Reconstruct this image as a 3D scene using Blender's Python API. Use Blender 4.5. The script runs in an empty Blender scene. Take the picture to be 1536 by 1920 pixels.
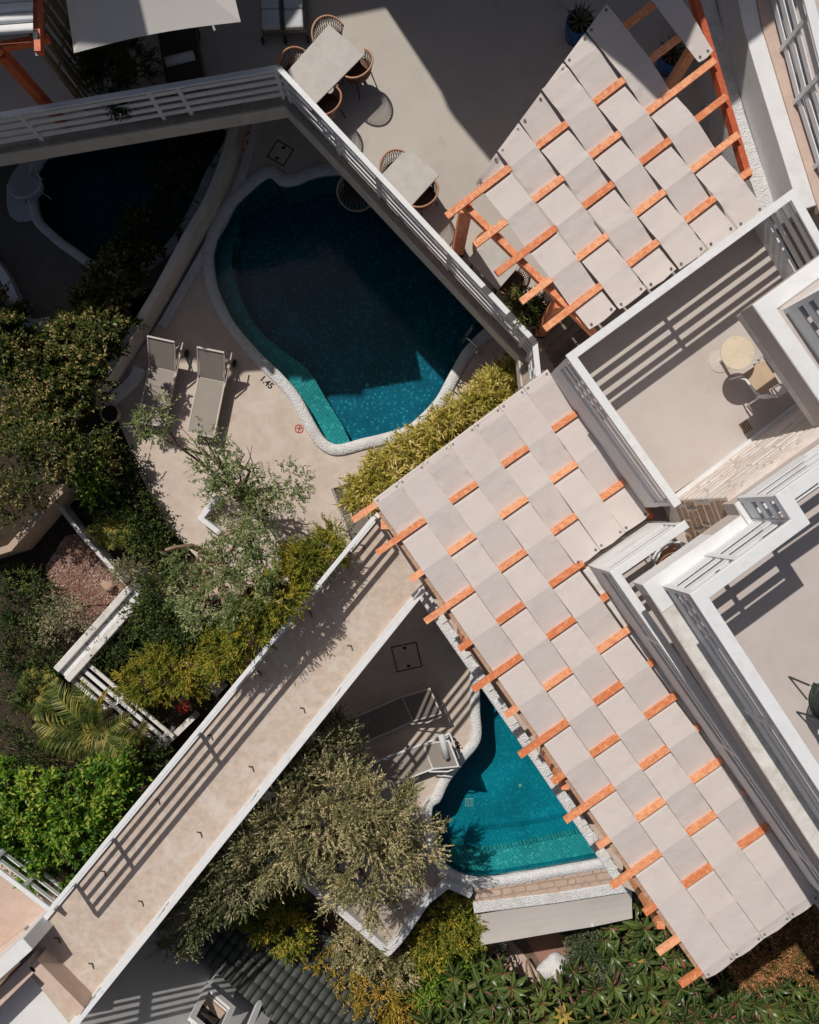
import bpy, bmesh, math, random
import numpy as np
from mathutils import Vector, Matrix
from mathutils.geometry import tessellate_polygon

random.seed(7)
rng = np.random.default_rng(11)
SC = bpy.context.scene
COL = SC.collection

# ------------------------------------------------------------------ camera, sky, sun, exposure
H = 19.0                 # drone height above the pool decks (z = 0)
F = 1520.0               # focal length in pixels of the 1536 x 1920 photograph
cam = bpy.data.cameras.new('camera')
cam.sensor_fit = 'VERTICAL'
cam.sensor_height = 36.0
cam.lens = F / 1920.0 * 36.0
cam.clip_end = 2000
camo = bpy.data.objects.new('camera', cam)
camo.location = (0, 0, H)
camo.rotation_euler = (0, 0, 0)
COL.objects.link(camo)
SC.camera = camo

SUN_EL = math.radians(52)
SUN_AZ = math.atan2(-0.55, 0.835)        # sun stands up-left in the picture
world = bpy.data.worlds.new('World')
SC.world = world
world.use_nodes = True
wn = world.node_tree
sky = wn.nodes.new('ShaderNodeTexSky')
sky.sky_type = 'NISHITA'
sky.sun_disc = False
sky.sun_elevation = SUN_EL
sky.sun_rotation = SUN_AZ
sky.dust_density = 3.0
sky.air_density = 0.85
sky.ozone_density = 0.4
bg = wn.nodes['Background']
wn.links.new(sky.outputs[0], bg.inputs[0])
bg.inputs[1].default_value = 0.062
sun = bpy.data.lights.new('sun', 'SUN')
sun.energy = 5.0
sun.angle = math.radians(0.55)
sun.color = (1.0, 0.94, 0.865)
suno = bpy.data.objects.new('sun', sun)
SD = Vector((0.55 * math.cos(SUN_EL), -0.835 * math.cos(SUN_EL), -math.sin(SUN_EL)))
suno.rotation_euler = SD.to_track_quat('-Z', 'Y').to_euler()
suno.location = (-20, 30, 50)
COL.objects.link(suno)
SC.view_settings.view_transform = 'Standard'
SC.view_settings.look = 'None'
SC.view_settings.exposure = -0.58
SC.view_settings.gamma = 1.0
SC.view_settings.use_curve_mapping = False
SC.render.engine = 'CYCLES'
SC.cycles.max_bounces = 4
SC.cycles.diffuse_bounces = 3
SC.cycles.caustics_reflective = False
SC.cycles.caustics_refractive = False
SC.cycles.transparent_max_bounces = 12

# ------------------------------------------------------------------ helpers
def W(px, py, z):
    """a point of the photograph (1536 x 1920) at height z, in metres"""
    s = (H - z) / F
    return Vector(((px - 768) * s, (960 - py) * s, z))

def P2(px, py, z):
    w = W(px, py, z)
    return (w.x, w.y)

def PP(pts, z):
    return [P2(x, y, z) for x, y in pts]

def tag(o, label=None, cat=None, group=None, kind=None):
    if label: o['label'] = label
    if cat: o['category'] = cat
    if group: o['group'] = group
    if kind: o['kind'] = kind
    return o

def thing(name, label, cat, loc=(0, 0, 0), rz=0.0, group=None):
    o = bpy.data.objects.new(name, None)
    o.empty_display_size = 0.1
    COL.objects.link(o)
    o.location = loc
    o.rotation_euler = (0, 0, rz)
    return tag(o, label, cat, group)

def root_loc(p):
    while p is not None and p.parent is not None:
        p = p.parent
    return Vector(p.location) if p is not None else Vector((0, 0, 0))

def link_mesh(name, me, mat, parent=None, smooth=False):
    o = bpy.data.objects.new(name, me)
    COL.objects.link(o)
    if parent is not None:
        o.parent = parent
    if mat is not None:
        me.materials.append(mat)
    if smooth:
        me.polygons.foreach_set('use_smooth', [True] * len(me.polygons))
    return o

class MB:
    """collects shapes; build() links them as one mesh object"""
    def __init__(s):
        s.v = []; s.f = []
    def add(s, vs, fs):
        n = len(s.v)
        s.v += [tuple(v) for v in vs]
        s.f += [tuple(i + n for i in f) for f in fs]
        return s
    def box(s, x0, y0, z0, x1, y1, z1):
        return s.add([(x0,y0,z0),(x1,y0,z0),(x1,y1,z0),(x0,y1,z0),(x0,y0,z1),(x1,y0,z1),(x1,y1,z1),(x0,y1,z1)],
                     [(3,2,1,0),(4,5,6,7),(0,1,5,4),(1,2,6,5),(2,3,7,6),(3,0,4,7)])
    def bar(s, a, b, w, h, up=(0, 0, 1)):
        """a rectangular bar from a to b; w sideways, h along up"""
        a = Vector(a); b = Vector(b)
        d = (b - a).normalized(); u = Vector(up)
        sd = d.cross(u)
        if sd.length < 1e-5:
            sd = d.cross(Vector((0, 1, 0)))
        sd.normalize(); u = sd.cross(d).normalized()
        vs = []
        for p in (a, b):
            for i, j in ((-1,-1),(1,-1),(1,1),(-1,1)):
                vs.append(p + sd * (i * w / 2) + u * (j * h / 2))
        return s.add(vs, [(0,1,2,3),(7,6,5,4),(0,4,5,1),(1,5,6,2),(2,6,7,3),(3,7,4,0)])
    def tube(s, pts, r, n=6, cap=True, closed=False):
        pts = [Vector(p) for p in pts]
        m = len(pts)
        rs = r if isinstance(r, (list, tuple)) else [r] * m
        vs = []; ref = None
        for i, p in enumerate(pts):
            if closed:
                d = pts[(i + 1) % m] - pts[i - 1]
            else:
                d = pts[min(i + 1, m - 1)] - pts[max(i - 1, 0)]
            if d.length < 1e-9: d = Vector((0, 0, 1))
            d.normalize()
            if ref is None:
                ref = d.cross(Vector((0, 0, 1)))
                if ref.length < 1e-3: ref = d.cross(Vector((1, 0, 0)))
            ref = (ref - d * ref.dot(d))
            if ref.length < 1e-6: ref = d.orthogonal()
            ref.normalize()
            bi = d.cross(ref)
            for k in range(n):
                a = 2 * math.pi * k / n
                vs.append(p + (ref * math.cos(a) + bi * math.sin(a)) * rs[i])
        fs = []
        for i in range(m if closed else m - 1):
            i2 = (i + 1) % m
            for k in range(n):
                k2 = (k + 1) % n
                fs.append((i*n+k, i*n+k2, i2*n+k2, i2*n+k))
        if cap and not closed:
            fs.append(tuple(range(n - 1, -1, -1)))
            fs.append(tuple((m-1)*n + k for k in range(n)))
        return s.add(vs, fs)
    def lathe(s, c, prof, n=20, cap_top=True, cap_bot=True):
        vs = []; m = len(prof)
        for r, z in prof:
            for k in range(n):
                a = 2 * math.pi * k / n
                vs.append((c[0] + r * math.cos(a), c[1] + r * math.sin(a), c[2] + z))
        fs = []
        for i in range(m - 1):
            for k in range(n):
                k2 = (k + 1) % n
                fs.append((i*n+k, i*n+k2, (i+1)*n+k2, (i+1)*n+k))
        if cap_bot: fs.append(tuple(range(n - 1, -1, -1)))
        if cap_top: fs.append(tuple((m-1)*n + k for k in range(n)))
        return s.add(vs, fs)
    def prism(s, poly, z0, z1, holes=(), bottom=True):
        """extruded polygon (list of xy), holes allowed"""
        loops = [list(poly)] + [list(h) for h in holes]
        flat = [p for l in loops for p in l]
        tris = tessellate_polygon([[Vector((p[0], p[1], 0)) for p in l] for l in loops])
        n = len(flat)
        fs = []
        for t in tris:
            a, b, c = (flat[i] for i in t)
            if (b[0]-a[0])*(c[1]-a[1]) - (b[1]-a[1])*(c[0]-a[0]) < 0: t = (t[0], t[2], t[1])
            fs.append(tuple(t) if False else (t[0]+n, t[1]+n, t[2]+n))
            if bottom: fs.append((t[2], t[1], t[0]))
        vs = [(p[0], p[1], z0) for p in flat] + [(p[0], p[1], z1) for p in flat]
        o = 0
        for li, l in enumerate(loops):
            k = len(l)
            ar = sum(l[i][0]*l[(i+1)%k][1] - l[(i+1)%k][0]*l[i][1] for i in range(k))
            ccw = ar > 0
            if li > 0: ccw = not ccw
            for i in range(k):
                a = o + i; b = o + (i + 1) % k
                fs.append((a, b, b+n, a+n) if ccw else (b, a, a+n, b+n))
            o += k
        return s.add(vs, fs)
    def build(s, name, mat, parent=None, smooth=False, world=True, bevel=0):
        off = root_loc(parent) if (world and parent is not None) else Vector((0, 0, 0))
        me = bpy.data.meshes.new(name)
        me.from_pydata([(v[0]-off.x, v[1]-off.y, v[2]-off.z) for v in s.v], [], s.f)
        me.update()
        o = link_mesh(name, me, mat, parent, smooth)
        if bevel:
            b = o.modifiers.new('bevel', 'BEVEL'); b.width = bevel; b.segments = 2; b.limit_method = 'ANGLE'
        return o

def copy_tree(o, parent=None):
    c = o.copy(); COL.objects.link(c); c.parent = parent
    for ch in list(o.children): copy_tree(ch, c)
    return c

def offset_line(pts, d, closed=False):
    """offset an xy polyline to its left by d (mitred)"""
    m = len(pts); out = []
    for i in range(m):
        p = Vector(pts[i])
        if closed or 0 < i < m - 1:
            a = (p - Vector(pts[i-1])); b = (Vector(pts[(i+1) % m]) - p)
        elif i == 0:
            a = b = Vector(pts[1]) - p
        else:
            a = b = p - Vector(pts[i-1])
        a = a.normalized(); b = b.normalized()
        na = Vector((-a.y, a.x)); nb = Vector((-b.y, b.x))
        n = na + nb
        if n.length < 1e-6: n = na
        n.normalize()
        k = 1.0 / max(0.35, n.dot(na))
        out.append((p.x + n.x * d * k, p.y + n.y * d * k))
    return out

def ribbon(pts, wl, wr):
    return offset_line(pts, wl) + list(reversed(offset_line(pts, -wr)))

def catmull(pts, n=6, closed=True):
    out = []; m = len(pts)
    for i in range(m if closed else m - 1):
        if closed: p0, p1, p2, p3 = (np.array(pts[(i + k) % m]) for k in (-1, 0, 1, 2))
        else: p0, p1, p2, p3 = (np.array(pts[min(max(i + k, 0), m - 1)]) for k in (-1, 0, 1, 2))
        for j in range(n):
            t = j / n
            out.append(tuple(0.5 * ((2*p1) + (-p0+p2)*t + (2*p0-5*p1+4*p2-p3)*t*t + (-p0+3*p1-3*p2+p3)*t**3)))
    if not closed: out.append(tuple(pts[-1]))
    return out

def area2(l):
    k = len(l)
    return sum(l[i][0]*l[(i+1)%k][1] - l[(i+1)%k][0]*l[i][1] for i in range(k))

def ccw(l):
    return l if area2(l) > 0 else list(reversed(l))

# ------------------------------------------------------------------ materials
def srgb(r, g, b):
    f = lambda c: (c/255/12.92) if c/255 <= 0.04045 else ((c/255+0.055)/1.055)**2.4
    return (f(r), f(g), f(b))

MATS = {}
def M(name, base, rough=0.75, var=0.12, scale=4.0, tint=None, tscale=0.9, tamt=0.5, bump=0.15, bscale=60.0, bdist=0.01,
      spec=0.3, metal=0.0, kind='noise', translucent=None, speck=None):
    m = bpy.data.materials.new(name); m.use_nodes = True
    nt = m.node_tree; N = nt.nodes; L = nt.links
    p = N['Principled BSDF']
    p.inputs['Roughness'].default_value = rough
    p.inputs['Specular IOR Level'].default_value = spec
    p.inputs['Metallic'].default_value = metal
    tc = N.new('ShaderNodeNewGeometry')
    pos = tc.outputs['Position']
    if kind == 'object':
        t2 = N.new('ShaderNodeTexCoord'); pos = t2.outputs['Object']
    no = N.new('ShaderNodeTexNoise'); no.inputs['Scale'].default_value = scale; no.inputs['Detail'].default_value = 7
    no.inputs['Roughness'].default_value = 0.65
    L.new(pos, no.inputs['Vector'])
    mx = N.new('ShaderNodeMix'); mx.data_type = 'RGBA'
    mx.inputs[6].default_value = (*[c * (1 - var) for c in base], 1)
    mx.inputs[7].default_value = (*[min(1, c * (1 + var)) for c in base], 1)
    rp = N.new('ShaderNodeMapRange'); rp.inputs[1].default_value = 0.3; rp.inputs[2].default_value = 0.7
    L.new(no.outputs['Fac'], rp.inputs[0]); L.new(rp.outputs[0], mx.inputs[0])
    col = mx.outputs[2]
    if tint is not None:
        n2 = N.new('ShaderNodeTexNoise'); n2.inputs['Scale'].default_value = tscale; n2.inputs['Detail'].default_value = 9
        n2.inputs['Roughness'].default_value = 0.7; n2.inputs['Distortion'].default_value = 0.6
        L.new(pos, n2.inputs['Vector'])
        r2 = N.new('ShaderNodeMapRange'); r2.inputs[1].default_value = 0.5; r2.inputs[2].default_value = 0.66; r2.inputs[4].default_value = tamt
        L.new(n2.outputs['Fac'], r2.inputs[0])
        m2 = N.new('ShaderNodeMix'); m2.data_type = 'RGBA'; m2.inputs[7].default_value = (*tint, 1)
        L.new(r2.outputs[0], m2.inputs[0]); L.new(col, m2.inputs[6]); col = m2.outputs[2]
    if speck is not None:                      # dark specks and small stains
        v = N.new('ShaderNodeTexNoise'); v.inputs['Scale'].default_value = speck[1]; v.inputs['Detail'].default_value = 4
        L.new(pos, v.inputs['Vector'])
        r3 = N.new('ShaderNodeMapRange'); r3.inputs[1].default_value = 0.62; r3.inputs[2].default_value = 0.74; r3.inputs[4].default_value = speck[2]
        L.new(v.outputs['Fac'], r3.inputs[0])
        m3 = N.new('ShaderNodeMix'); m3.data_type = 'RGBA'; m3.inputs[7].default_value = (*speck[0], 1)
        L.new(r3.outputs[0], m3.inputs[0]); L.new(col, m3.inputs[6]); col = m3.outputs[2]
    L.new(col, p.inputs['Base Color'])
    if bump:
        bn = N.new('ShaderNodeTexNoise'); bn.inputs['Scale'].default_value = bscale; bn.inputs['Detail'].default_value = 4
        L.new(pos, bn.inputs['Vector'])
        bp = N.new('ShaderNodeBump'); bp.inputs['Strength'].default_value = bump; bp.inputs['Distance'].default_value = bdist
        L.new(bn.outputs['Fac'], bp.inputs['Height']); L.new(bp.outputs[0], p.inputs['Normal'])
    if translucent:
        tr = N.new('ShaderNodeBsdfTranslucent'); L.new(col, tr.inputs['Color'])
        ms = N.new('ShaderNodeMixShader'); ms.inputs[0].default_value = translucent
        L.new(p.outputs[0], ms.inputs[1]); L.new(tr.outputs[0], ms.inputs[2])
        L.new(ms.outputs[0], N['Material Output'].inputs[0])
    MATS[name] = m
    return m

def leaf_mat(name, c1, c2, c3=None, rough=0.5, trans=0.25, cl=1.5, spec=0.15):
    """leaf colours vary leaf by leaf (random per island) and clump by clump"""
    m = bpy.data.materials.new(name); m.use_nodes = True
    nt = m.node_tree; N = nt.nodes; L = nt.links
    p = N['Principled BSDF']; p.inputs['Roughness'].default_value = rough
    p.inputs['Specular IOR Level'].default_value = spec
    g = N.new('ShaderNodeNewGeometry')
    ramp = N.new('ShaderNodeValToRGB')
    e = ramp.color_ramp.elements
    e[0].position = 0.0; e[0].color = (*[c * 0.75 for c in c1], 1)
    e[1].position = 1.0; e[1].color = (*(c3 or c2), 1)
    a = e.new(0.45); a.color = (*c1, 1)
    b = e.new(0.8); b.color = (*c2, 1)
    no = N.new('ShaderNodeTexNoise'); no.inputs['Scale'].default_value = cl; no.inputs['Detail'].default_value = 2
    L.new(g.outputs['Position'], no.inputs['Vector'])
    mr = N.new('ShaderNodeMapRange'); mr.inputs[1].default_value = 0.3; mr.inputs[2].default_value = 0.7
    mr.inputs[3].default_value = -0.3; mr.inputs[4].default_value = 0.35
    L.new(no.outputs['Fac'], mr.inputs[0])
    ad = N.new('ShaderNodeMath'); ad.operation = 'ADD'
    L.new(g.outputs['Random Per Island'], ad.inputs[0]); L.new(mr.outputs[0], ad.inputs[1])
    L.new(ad.outputs[0], ramp.inputs[0])
    L.new(ramp.outputs[0], p.inputs['Base Color'])
    tr = N.new('ShaderNodeBsdfTranslucent'); L.new(ramp.outputs[0], tr.inputs['Color'])
    ms = N.new('ShaderNodeMixShader'); ms.inputs[0].default_value = trans
    L.new(p.outputs[0], ms.inputs[1]); L.new(tr.outputs[0], ms.inputs[2])
    L.new(ms.outputs[0], N['Material Output'].inputs[0])
    return m

def mosaic_mat(name, c1, c2, grout, cell, bright=None):
    m = bpy.data.materials.new(name); m.use_nodes = True
    nt = m.node_tree; N = nt.nodes; L = nt.links
    p = N['Principled BSDF']; p.inputs['Roughness'].default_value = 0.5; p.inputs['Specular IOR Level'].default_value = 0.05
    g = N.new('ShaderNodeNewGeometry')
    mp = N.new('ShaderNodeMapping'); mp.inputs['Rotation'].default_value = (0, 0, math.radians(28))
    L.new(g.outputs['Position'], mp.inputs[0])
    br = N.new('ShaderNodeTexBrick'); br.offset = 0.0; br.squash = 1.0
    br.inputs['Scale'].default_value = 1.0
    br.inputs['Brick Width'].default_value = cell; br.inputs['Row Height'].default_value = cell
    br.inputs['Mortar Size'].default_value = cell * 0.07; br.inputs['Mortar Smooth'].default_value = 0.3
    br.inputs['Color1'].default_value = (*c1, 1); br.inputs['Color2'].default_value = (*c2, 1); br.inputs['Mortar'].default_value = (*grout, 1)
    L.new(mp.outputs[0], br.inputs['Vector'])
    # single tiles brighter or darker
    sn = N.new('ShaderNodeVectorMath'); sn.operation = 'SNAP'; sn.inputs[1].default_value = (cell, cell, cell)
    L.new(mp.outputs[0], sn.inputs[0])
    wn_ = N.new('ShaderNodeTexWhiteNoise'); L.new(sn.outputs[0], wn_.inputs['Vector'])
    mr = N.new('ShaderNodeMapRange'); mr.inputs[1].default_value = 0.80; mr.inputs[2].default_value = 1.0; mr.inputs[4].default_value = 0.5
    L.new(wn_.outputs['Value'], mr.inputs[0])
    mx = N.new('ShaderNodeMix'); mx.data_type = 'RGBA'; mx.inputs[7].default_value = (*(bright or c2), 1)
    L.new(mr.outputs[0], mx.inputs[0]); L.new(br.outputs['Color'], mx.inputs[6])
    no = N.new('ShaderNodeTexNoise'); no.inputs['Scale'].default_value = 1.3; no.inputs['Detail'].default_value = 3
    L.new(g.outputs['Position'], no.inputs['Vector'])
    r2 = N.new('ShaderNodeMapRange'); r2.inputs[1].default_value = 0.3; r2.inputs[2].default_value = 0.7; r2.inputs[3].default_value = 0.8; r2.inputs[4].default_value = 1.2
    L.new(no.outputs['Fac'], r2.inputs[0])
    mu = N.new('ShaderNodeMix'); mu.data_type = 'RGBA'; mu.blend_type = 'MULTIPLY'; mu.inputs[0].default_value = 1.0
    L.new(mx.outputs[2], mu.inputs[6]); L.new(r2.outputs[0], mu.inputs[7])
    L.new(mu.outputs[2], p.inputs['Base Color'])
    return m

def water_mat(name, tint):
    m = bpy.data.materials.new(name); m.use_nodes = True
    nt = m.node_tree; N = nt.nodes; L = nt.links
    N.remove(N['Principled BSDF'])
    tr = N.new('ShaderNodeBsdfTransparent'); tr.inputs[0].default_value = (*tint, 1)
    gl = N.new('ShaderNodeBsdfGlossy'); gl.inputs['Roughness'].default_value = 0.03
    fr = N.new('ShaderNodeFresnel'); fr.inputs['IOR'].default_value = 1.33
    g = N.new('ShaderNodeNewGeometry')
    no = N.new('ShaderNodeTexNoise'); no.inputs['Scale'].default_value = 5; no.inputs['Detail'].default_value = 3
    L.new(g.outputs['Position'], no.inputs['Vector'])
    bp = N.new('ShaderNodeBump'); bp.inputs['Strength'].default_value = 0.25; bp.inputs['Distance'].default_value = 0.02
    L.new(no.outputs['Fac'], bp.inputs['Height'])
    L.new(bp.outputs[0], gl.inputs['Normal']); L.new(bp.outputs[0], fr.inputs['Normal'])
    ms = N.new('ShaderNodeMixShader')
    L.new(fr.outputs[0], ms.inputs[0]); L.new(tr.outputs[0], ms.inputs[1]); L.new(gl.outputs[0], ms.inputs[2])
    L.new(ms.outputs[0], N['Material Output'].inputs[0])
    return m

def wood_mat(name, c1, c2, scale=14):
    m = bpy.data.materials.new(name); m.use_nodes = True
    nt = m.node_tree; N = nt.nodes; L = nt.links
    p = N['Principled BSDF']; p.inputs['Roughness'].default_value = 0.6
    t = N.new('ShaderNodeTexCoord')
    no = N.new('ShaderNodeTexNoise'); no.inputs['Scale'].default_value = scale; no.inputs['Detail'].default_value = 6
    no.inputs['Distortion'].default_value = 1.0
    L.new(t.outputs['Object'], no.inputs['Vector'])
    oi = N.new('ShaderNodeObjectInfo')
    ad = N.new('ShaderNodeMath'); ad.operation = 'MULTIPLY_ADD'; ad.inputs[1].default_value = 0.35; ad.inputs[2].default_value = -0.17
    L.new(oi.outputs['Random'], ad.inputs[0])
    a2 = N.new('ShaderNodeMath'); a2.operation = 'ADD'
    L.new(no.outputs['Fac'], a2.inputs[0]); L.new(ad.outputs[0], a2.inputs[1])
    rp = N.new('ShaderNodeValToRGB'); rp.color_ramp.elements[0].position = 0.32; rp.color_ramp.elements[1].position = 0.7
    rp.color_ramp.elements[0].color = (*c1, 1); rp.color_ramp.elements[1].color = (*c2, 1)
    L.new(a2.outputs[0], rp.inputs[0]); L.new(rp.outputs[0], p.inputs['Base Color'])
    bp = N.new('ShaderNodeBump'); bp.inputs['Strength'].default_value = 0.3; bp.inputs['Distance'].default_value = 0.004
    L.new(no.outputs['Fac'], bp.inputs['Height']); L.new(bp.outputs[0], p.inputs['Normal'])
    return m

white = M('white_paint', (0.74, 0.75, 0.76), 0.6, 0.05, 3, tint=(0.62, 0.60, 0.57), tscale=2.2, tamt=0.5, bump=0.15, bscale=20, speck=((0.52, 0.48, 0.43), 3.0, 0.45))
white_metal = M('white_metal', (0.75, 0.77, 0.79), 0.45, 0.03, 6, tint=(0.62, 0.60, 0.56), tscale=4, tamt=0.4, bump=0.05, speck=((0.50, 0.45, 0.40), 6.0, 0.35))
dirty_white = M('weathered_white', (0.68, 0.66, 0.63), 0.8, 0.12, 5, tint=(0.42, 0.36, 0.30), tscale=2.4, tamt=0.6, bump=0.2)
pebble_white = M('white_pebble_plaster', (0.75, 0.75, 0.75), 0.85, 0.1, 9, tint=(0.5, 0.47, 0.43), tscale=2, tamt=0.4, bump=0.9, bscale=34, bdist=0.05)
concrete = M('deck_concrete', (0.56, 0.47, 0.40), 0.85, 0.11, 3.5, tint=(0.64, 0.575, 0.52), tscale=1.3, tamt=0.7, bump=0.2, bscale=25, speck=((0.45, 0.35, 0.28), 2.0, 0.55))
walk_mat = M('walkway_concrete', (0.525, 0.435, 0.365), 0.85, 0.16, 8, tint=(0.62, 0.56, 0.51), tscale=1.7, tamt=0.8, bump=0.2, bscale=25, speck=((0.52, 0.37, 0.29), 1.4, 0.5))
terrace_mat = M('terrace_concrete', (0.49, 0.445, 0.40), 0.8, 0.05, 1.2, tint=(0.42, 0.385, 0.35), tscale=0.7, tamt=0.6, bump=0.12, bscale=18, speck=((0.36, 0.32, 0.28), 2.6, 0.4))
balc_mat = M('balcony_concrete', (0.53, 0.475, 0.445), 0.8, 0.05, 1.5, tint=(0.47, 0.41, 0.37), tscale=0.9, tamt=0.6, bump=0.12, bscale=18, speck=((0.44, 0.38, 0.33), 2.4, 0.4))
fascia = M('slab_fascia', (0.60, 0.56, 0.50), 0.7, 0.08, 4, tint=(0.42, 0.38, 0.32), tscale=3, tamt=0.4)
ledge_mat = M('stained_ledge', (0.30, 0.25, 0.20), 0.9, 0.2, 5, tint=(0.46, 0.41, 0.36), tscale=3, tamt=0.6)
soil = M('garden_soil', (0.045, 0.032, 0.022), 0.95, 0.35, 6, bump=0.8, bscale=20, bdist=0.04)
earth = M('dry_earth', (0.16, 0.115, 0.085), 0.95, 0.3, 3, bump=0.5, bscale=14, bdist=0.03)
beige_wall = M('beige_render', (0.48, 0.36, 0.27), 0.85, 0.07, 4, tint=(0.38, 0.29, 0.22), tscale=2, tamt=0.5)
pink_tile = M('pink_tile', (0.58, 0.44, 0.37), 0.75, 0.08, 4, tint=(0.44, 0.31, 0.24), tscale=2, tamt=0.4)
canvas = M('shade_canvas', (0.755, 0.69, 0.66), 0.85, 0.03, 2.0, tint=(0.71, 0.64, 0.60), tscale=1.3, tamt=0.55, bump=0.5, bscale=5, bdist=0.03, translucent=0.22, speck=((0.64, 0.57, 0.53), 3.5, 0.35))
canvas2 = M('awning_canvas', (0.57, 0.53, 0.49), 0.85, 0.04, 2.0, tint=(0.47, 0.42, 0.37), tscale=0.8, tamt=0.4, bump=0.04, bscale=200)
wood = wood_mat('orange_timber', (0.66, 0.20, 0.075), (0.92, 0.45, 0.24))
wood_pale = wood_mat('weathered_timber', (0.34, 0.19, 0.11), (0.52, 0.36, 0.26))
red_wood = wood_mat('red_timber', (0.48, 0.09, 0.03), (0.68, 0.17, 0.06))
dark_wood = wood_mat('dark_deck_timber', (0.15, 0.12, 0.09), (0.25, 0.21, 0.16))
rattan = wood_mat('rattan', (0.40, 0.19, 0.10), (0.60, 0.32, 0.19), 40)
rattan_dark = wood_mat('dark_cord', (0.07, 0.035, 0.02), (0.16, 0.08, 0.045), 40)
stone_top = M('grey_stone_top', (0.50, 0.47, 0.44), 0.6, 0.09, 6, tint=(0.41, 0.385, 0.35), tscale=3.5, tamt=0.5, bump=0.05)
marble = M('cream_marble', (0.70, 0.60, 0.46), 0.3, 0.07, 5, tint=(0.48, 0.36, 0.22), tscale=4, tamt=0.6, bump=0)
black_metal = M('black_metal', (0.02, 0.02, 0.02), 0.5, 0.1, 6, bump=0)
chrome = M('chrome', (0.7, 0.7, 0.7), 0.15, 0.02, 3, bump=0, metal=1.0)
taupe = M('taupe_metal', (0.56, 0.50, 0.45), 0.5, 0.05, 5, bump=0)
sling = M('taupe_sling', (0.34, 0.30, 0.265), 0.9, 0.06, 4, bump=0.25, bscale=160, bdist=0.003)
grey_sling = M('grey_sling', (0.20, 0.18, 0.16), 0.9, 0.06, 4, bump=0.25, bscale=160, bdist=0.003)
cushion = M('pale_cushion', (0.56, 0.58, 0.60), 0.9, 0.06, 5, bump=0.2, bscale=40)
dark_cushion = M('dark_cushion', (0.05, 0.045, 0.04), 0.9, 0.15, 5, bump=0.2, bscale=40)
terracotta = M('terracotta', (0.48, 0.17, 0.10), 0.8, 0.12, 6)
red_paint = M('red_paint', (0.55, 0.02, 0.03), 0.6, 0.1, 5, bump=0)
red_glaze = M('red_petals', (0.62, 0.045, 0.02), 0.5, 0.3, 30, bump=0.2)
black_paint = M('black_paint', (0.025, 0.02, 0.018), 0.7, 0.2, 8, bump=0)
blue_glaze = M('blue_glazed_pot', (0.02, 0.10, 0.28), 0.25, 0.15, 6, bump=0)
grey_pot = M('grey_pot', (0.45, 0.40, 0.36), 0.8, 0.1, 9)
bark = M('bark', (0.16, 0.11, 0.075), 0.9, 0.3, 14, bump=0.8, bscale=40, bdist=0.02)
bark_pale = M('pale_bark', (0.36, 0.25, 0.17), 0.9, 0.25, 14, bump=0.6, bscale=40, bdist=0.02)
roof_green = M('green_roof_tile', (0.055, 0.065, 0.058), 0.5, 0.3, 7, tint=(0.10, 0.10, 0.085), tscale=6, tamt=0.6, bump=0.2, kind='object')
stone_mat = M('pale_wall_stone', (0.68, 0.62, 0.58), 0.85, 0.12, 5, tint=(0.52, 0.38, 0.29), tscale=2.2, tamt=0.6, bump=0.5, bscale=18, bdist=0.02)
stone_brown = M('brown_wall_stone', (0.44, 0.31, 0.22), 0.85, 0.18, 5, tint=(0.52, 0.42, 0.34), tscale=3, tamt=0.6, bump=0.5, bscale=18, bdist=0.02)
flag_mat = M('flagstone', (0.52, 0.40, 0.32), 0.85, 0.12, 4, tint=(0.48, 0.33, 0.25), tscale=3, tamt=0.5, bump=0.3, bscale=25)
grout = M('flagstone_joint', (0.38, 0.29, 0.23), 0.95, 0.1, 8)
gravel_mat = leaf_mat('red_gravel', (0.30, 0.17, 0.125), (0.46, 0.32, 0.26), (0.55, 0.45, 0.40), rough=0.9, trans=0.0, cl=0.8)
reed = wood_mat('reed', (0.10, 0.07, 0.04), (0.22, 0.16, 0.10), 30)
wicker = wood_mat('wicker', (0.26, 0.23, 0.16), (0.42, 0.38, 0.28), 60)
glass_dark = M('dark_window', (0.02, 0.022, 0.022), 0.1, 0.1, 3, bump=0, spec=0.6)
mos_blue = mosaic_mat('blue_mosaic', (0.002, 0.105, 0.175), (0.002, 0.075, 0.130), (0.010, 0.18, 0.23), 0.05, (0.05, 0.40, 0.42))
mos_teal = mosaic_mat('teal_mosaic', (0.005, 0.25, 0.26), (0.004, 0.19, 0.205), (0.11, 0.48, 0.46), 0.055, (0.14, 0.55, 0.52))
mos_teal2 = mosaic_mat('sea_mosaic', (0.002, 0.185, 0.245), (0.002, 0.145, 0.205), (0.010, 0.26, 0.31), 0.05, (0.02, 0.33, 0.35))
water_m = water_mat('pool_water', (0.80, 0.95, 0.97))
# ------------------------------------------------------------------ ground
def struct(name, mb, mat, **k):
    o = mb.build(name, mat, **k); o['kind'] = 'structure'; return o

struct('ground', MB().prism([(-400, -400), (400, -400), (400, 400), (-400, 400)], -2.62, -2.6, bottom=False), earth)

# ------------------------------------------------------------------ pools
def sweep_ring(loop, prof):
    """closed ring; prof = list of (outward offset, z)"""
    loop = ccw(loop); n = len(loop); vs = []; fs = []
    for d, z in prof:
        for p in offset_line(loop, -d, closed=True):
            vs.append((p[0], p[1], z))
    m = len(prof)
    for i in range(m - 1):
        for k in range(n):
            k2 = (k + 1) % n
            fs.append((i*n+k, (i+1)*n+k, (i+1)*n+k2, i*n+k2))
    return MB().add(vs, fs)

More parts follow.
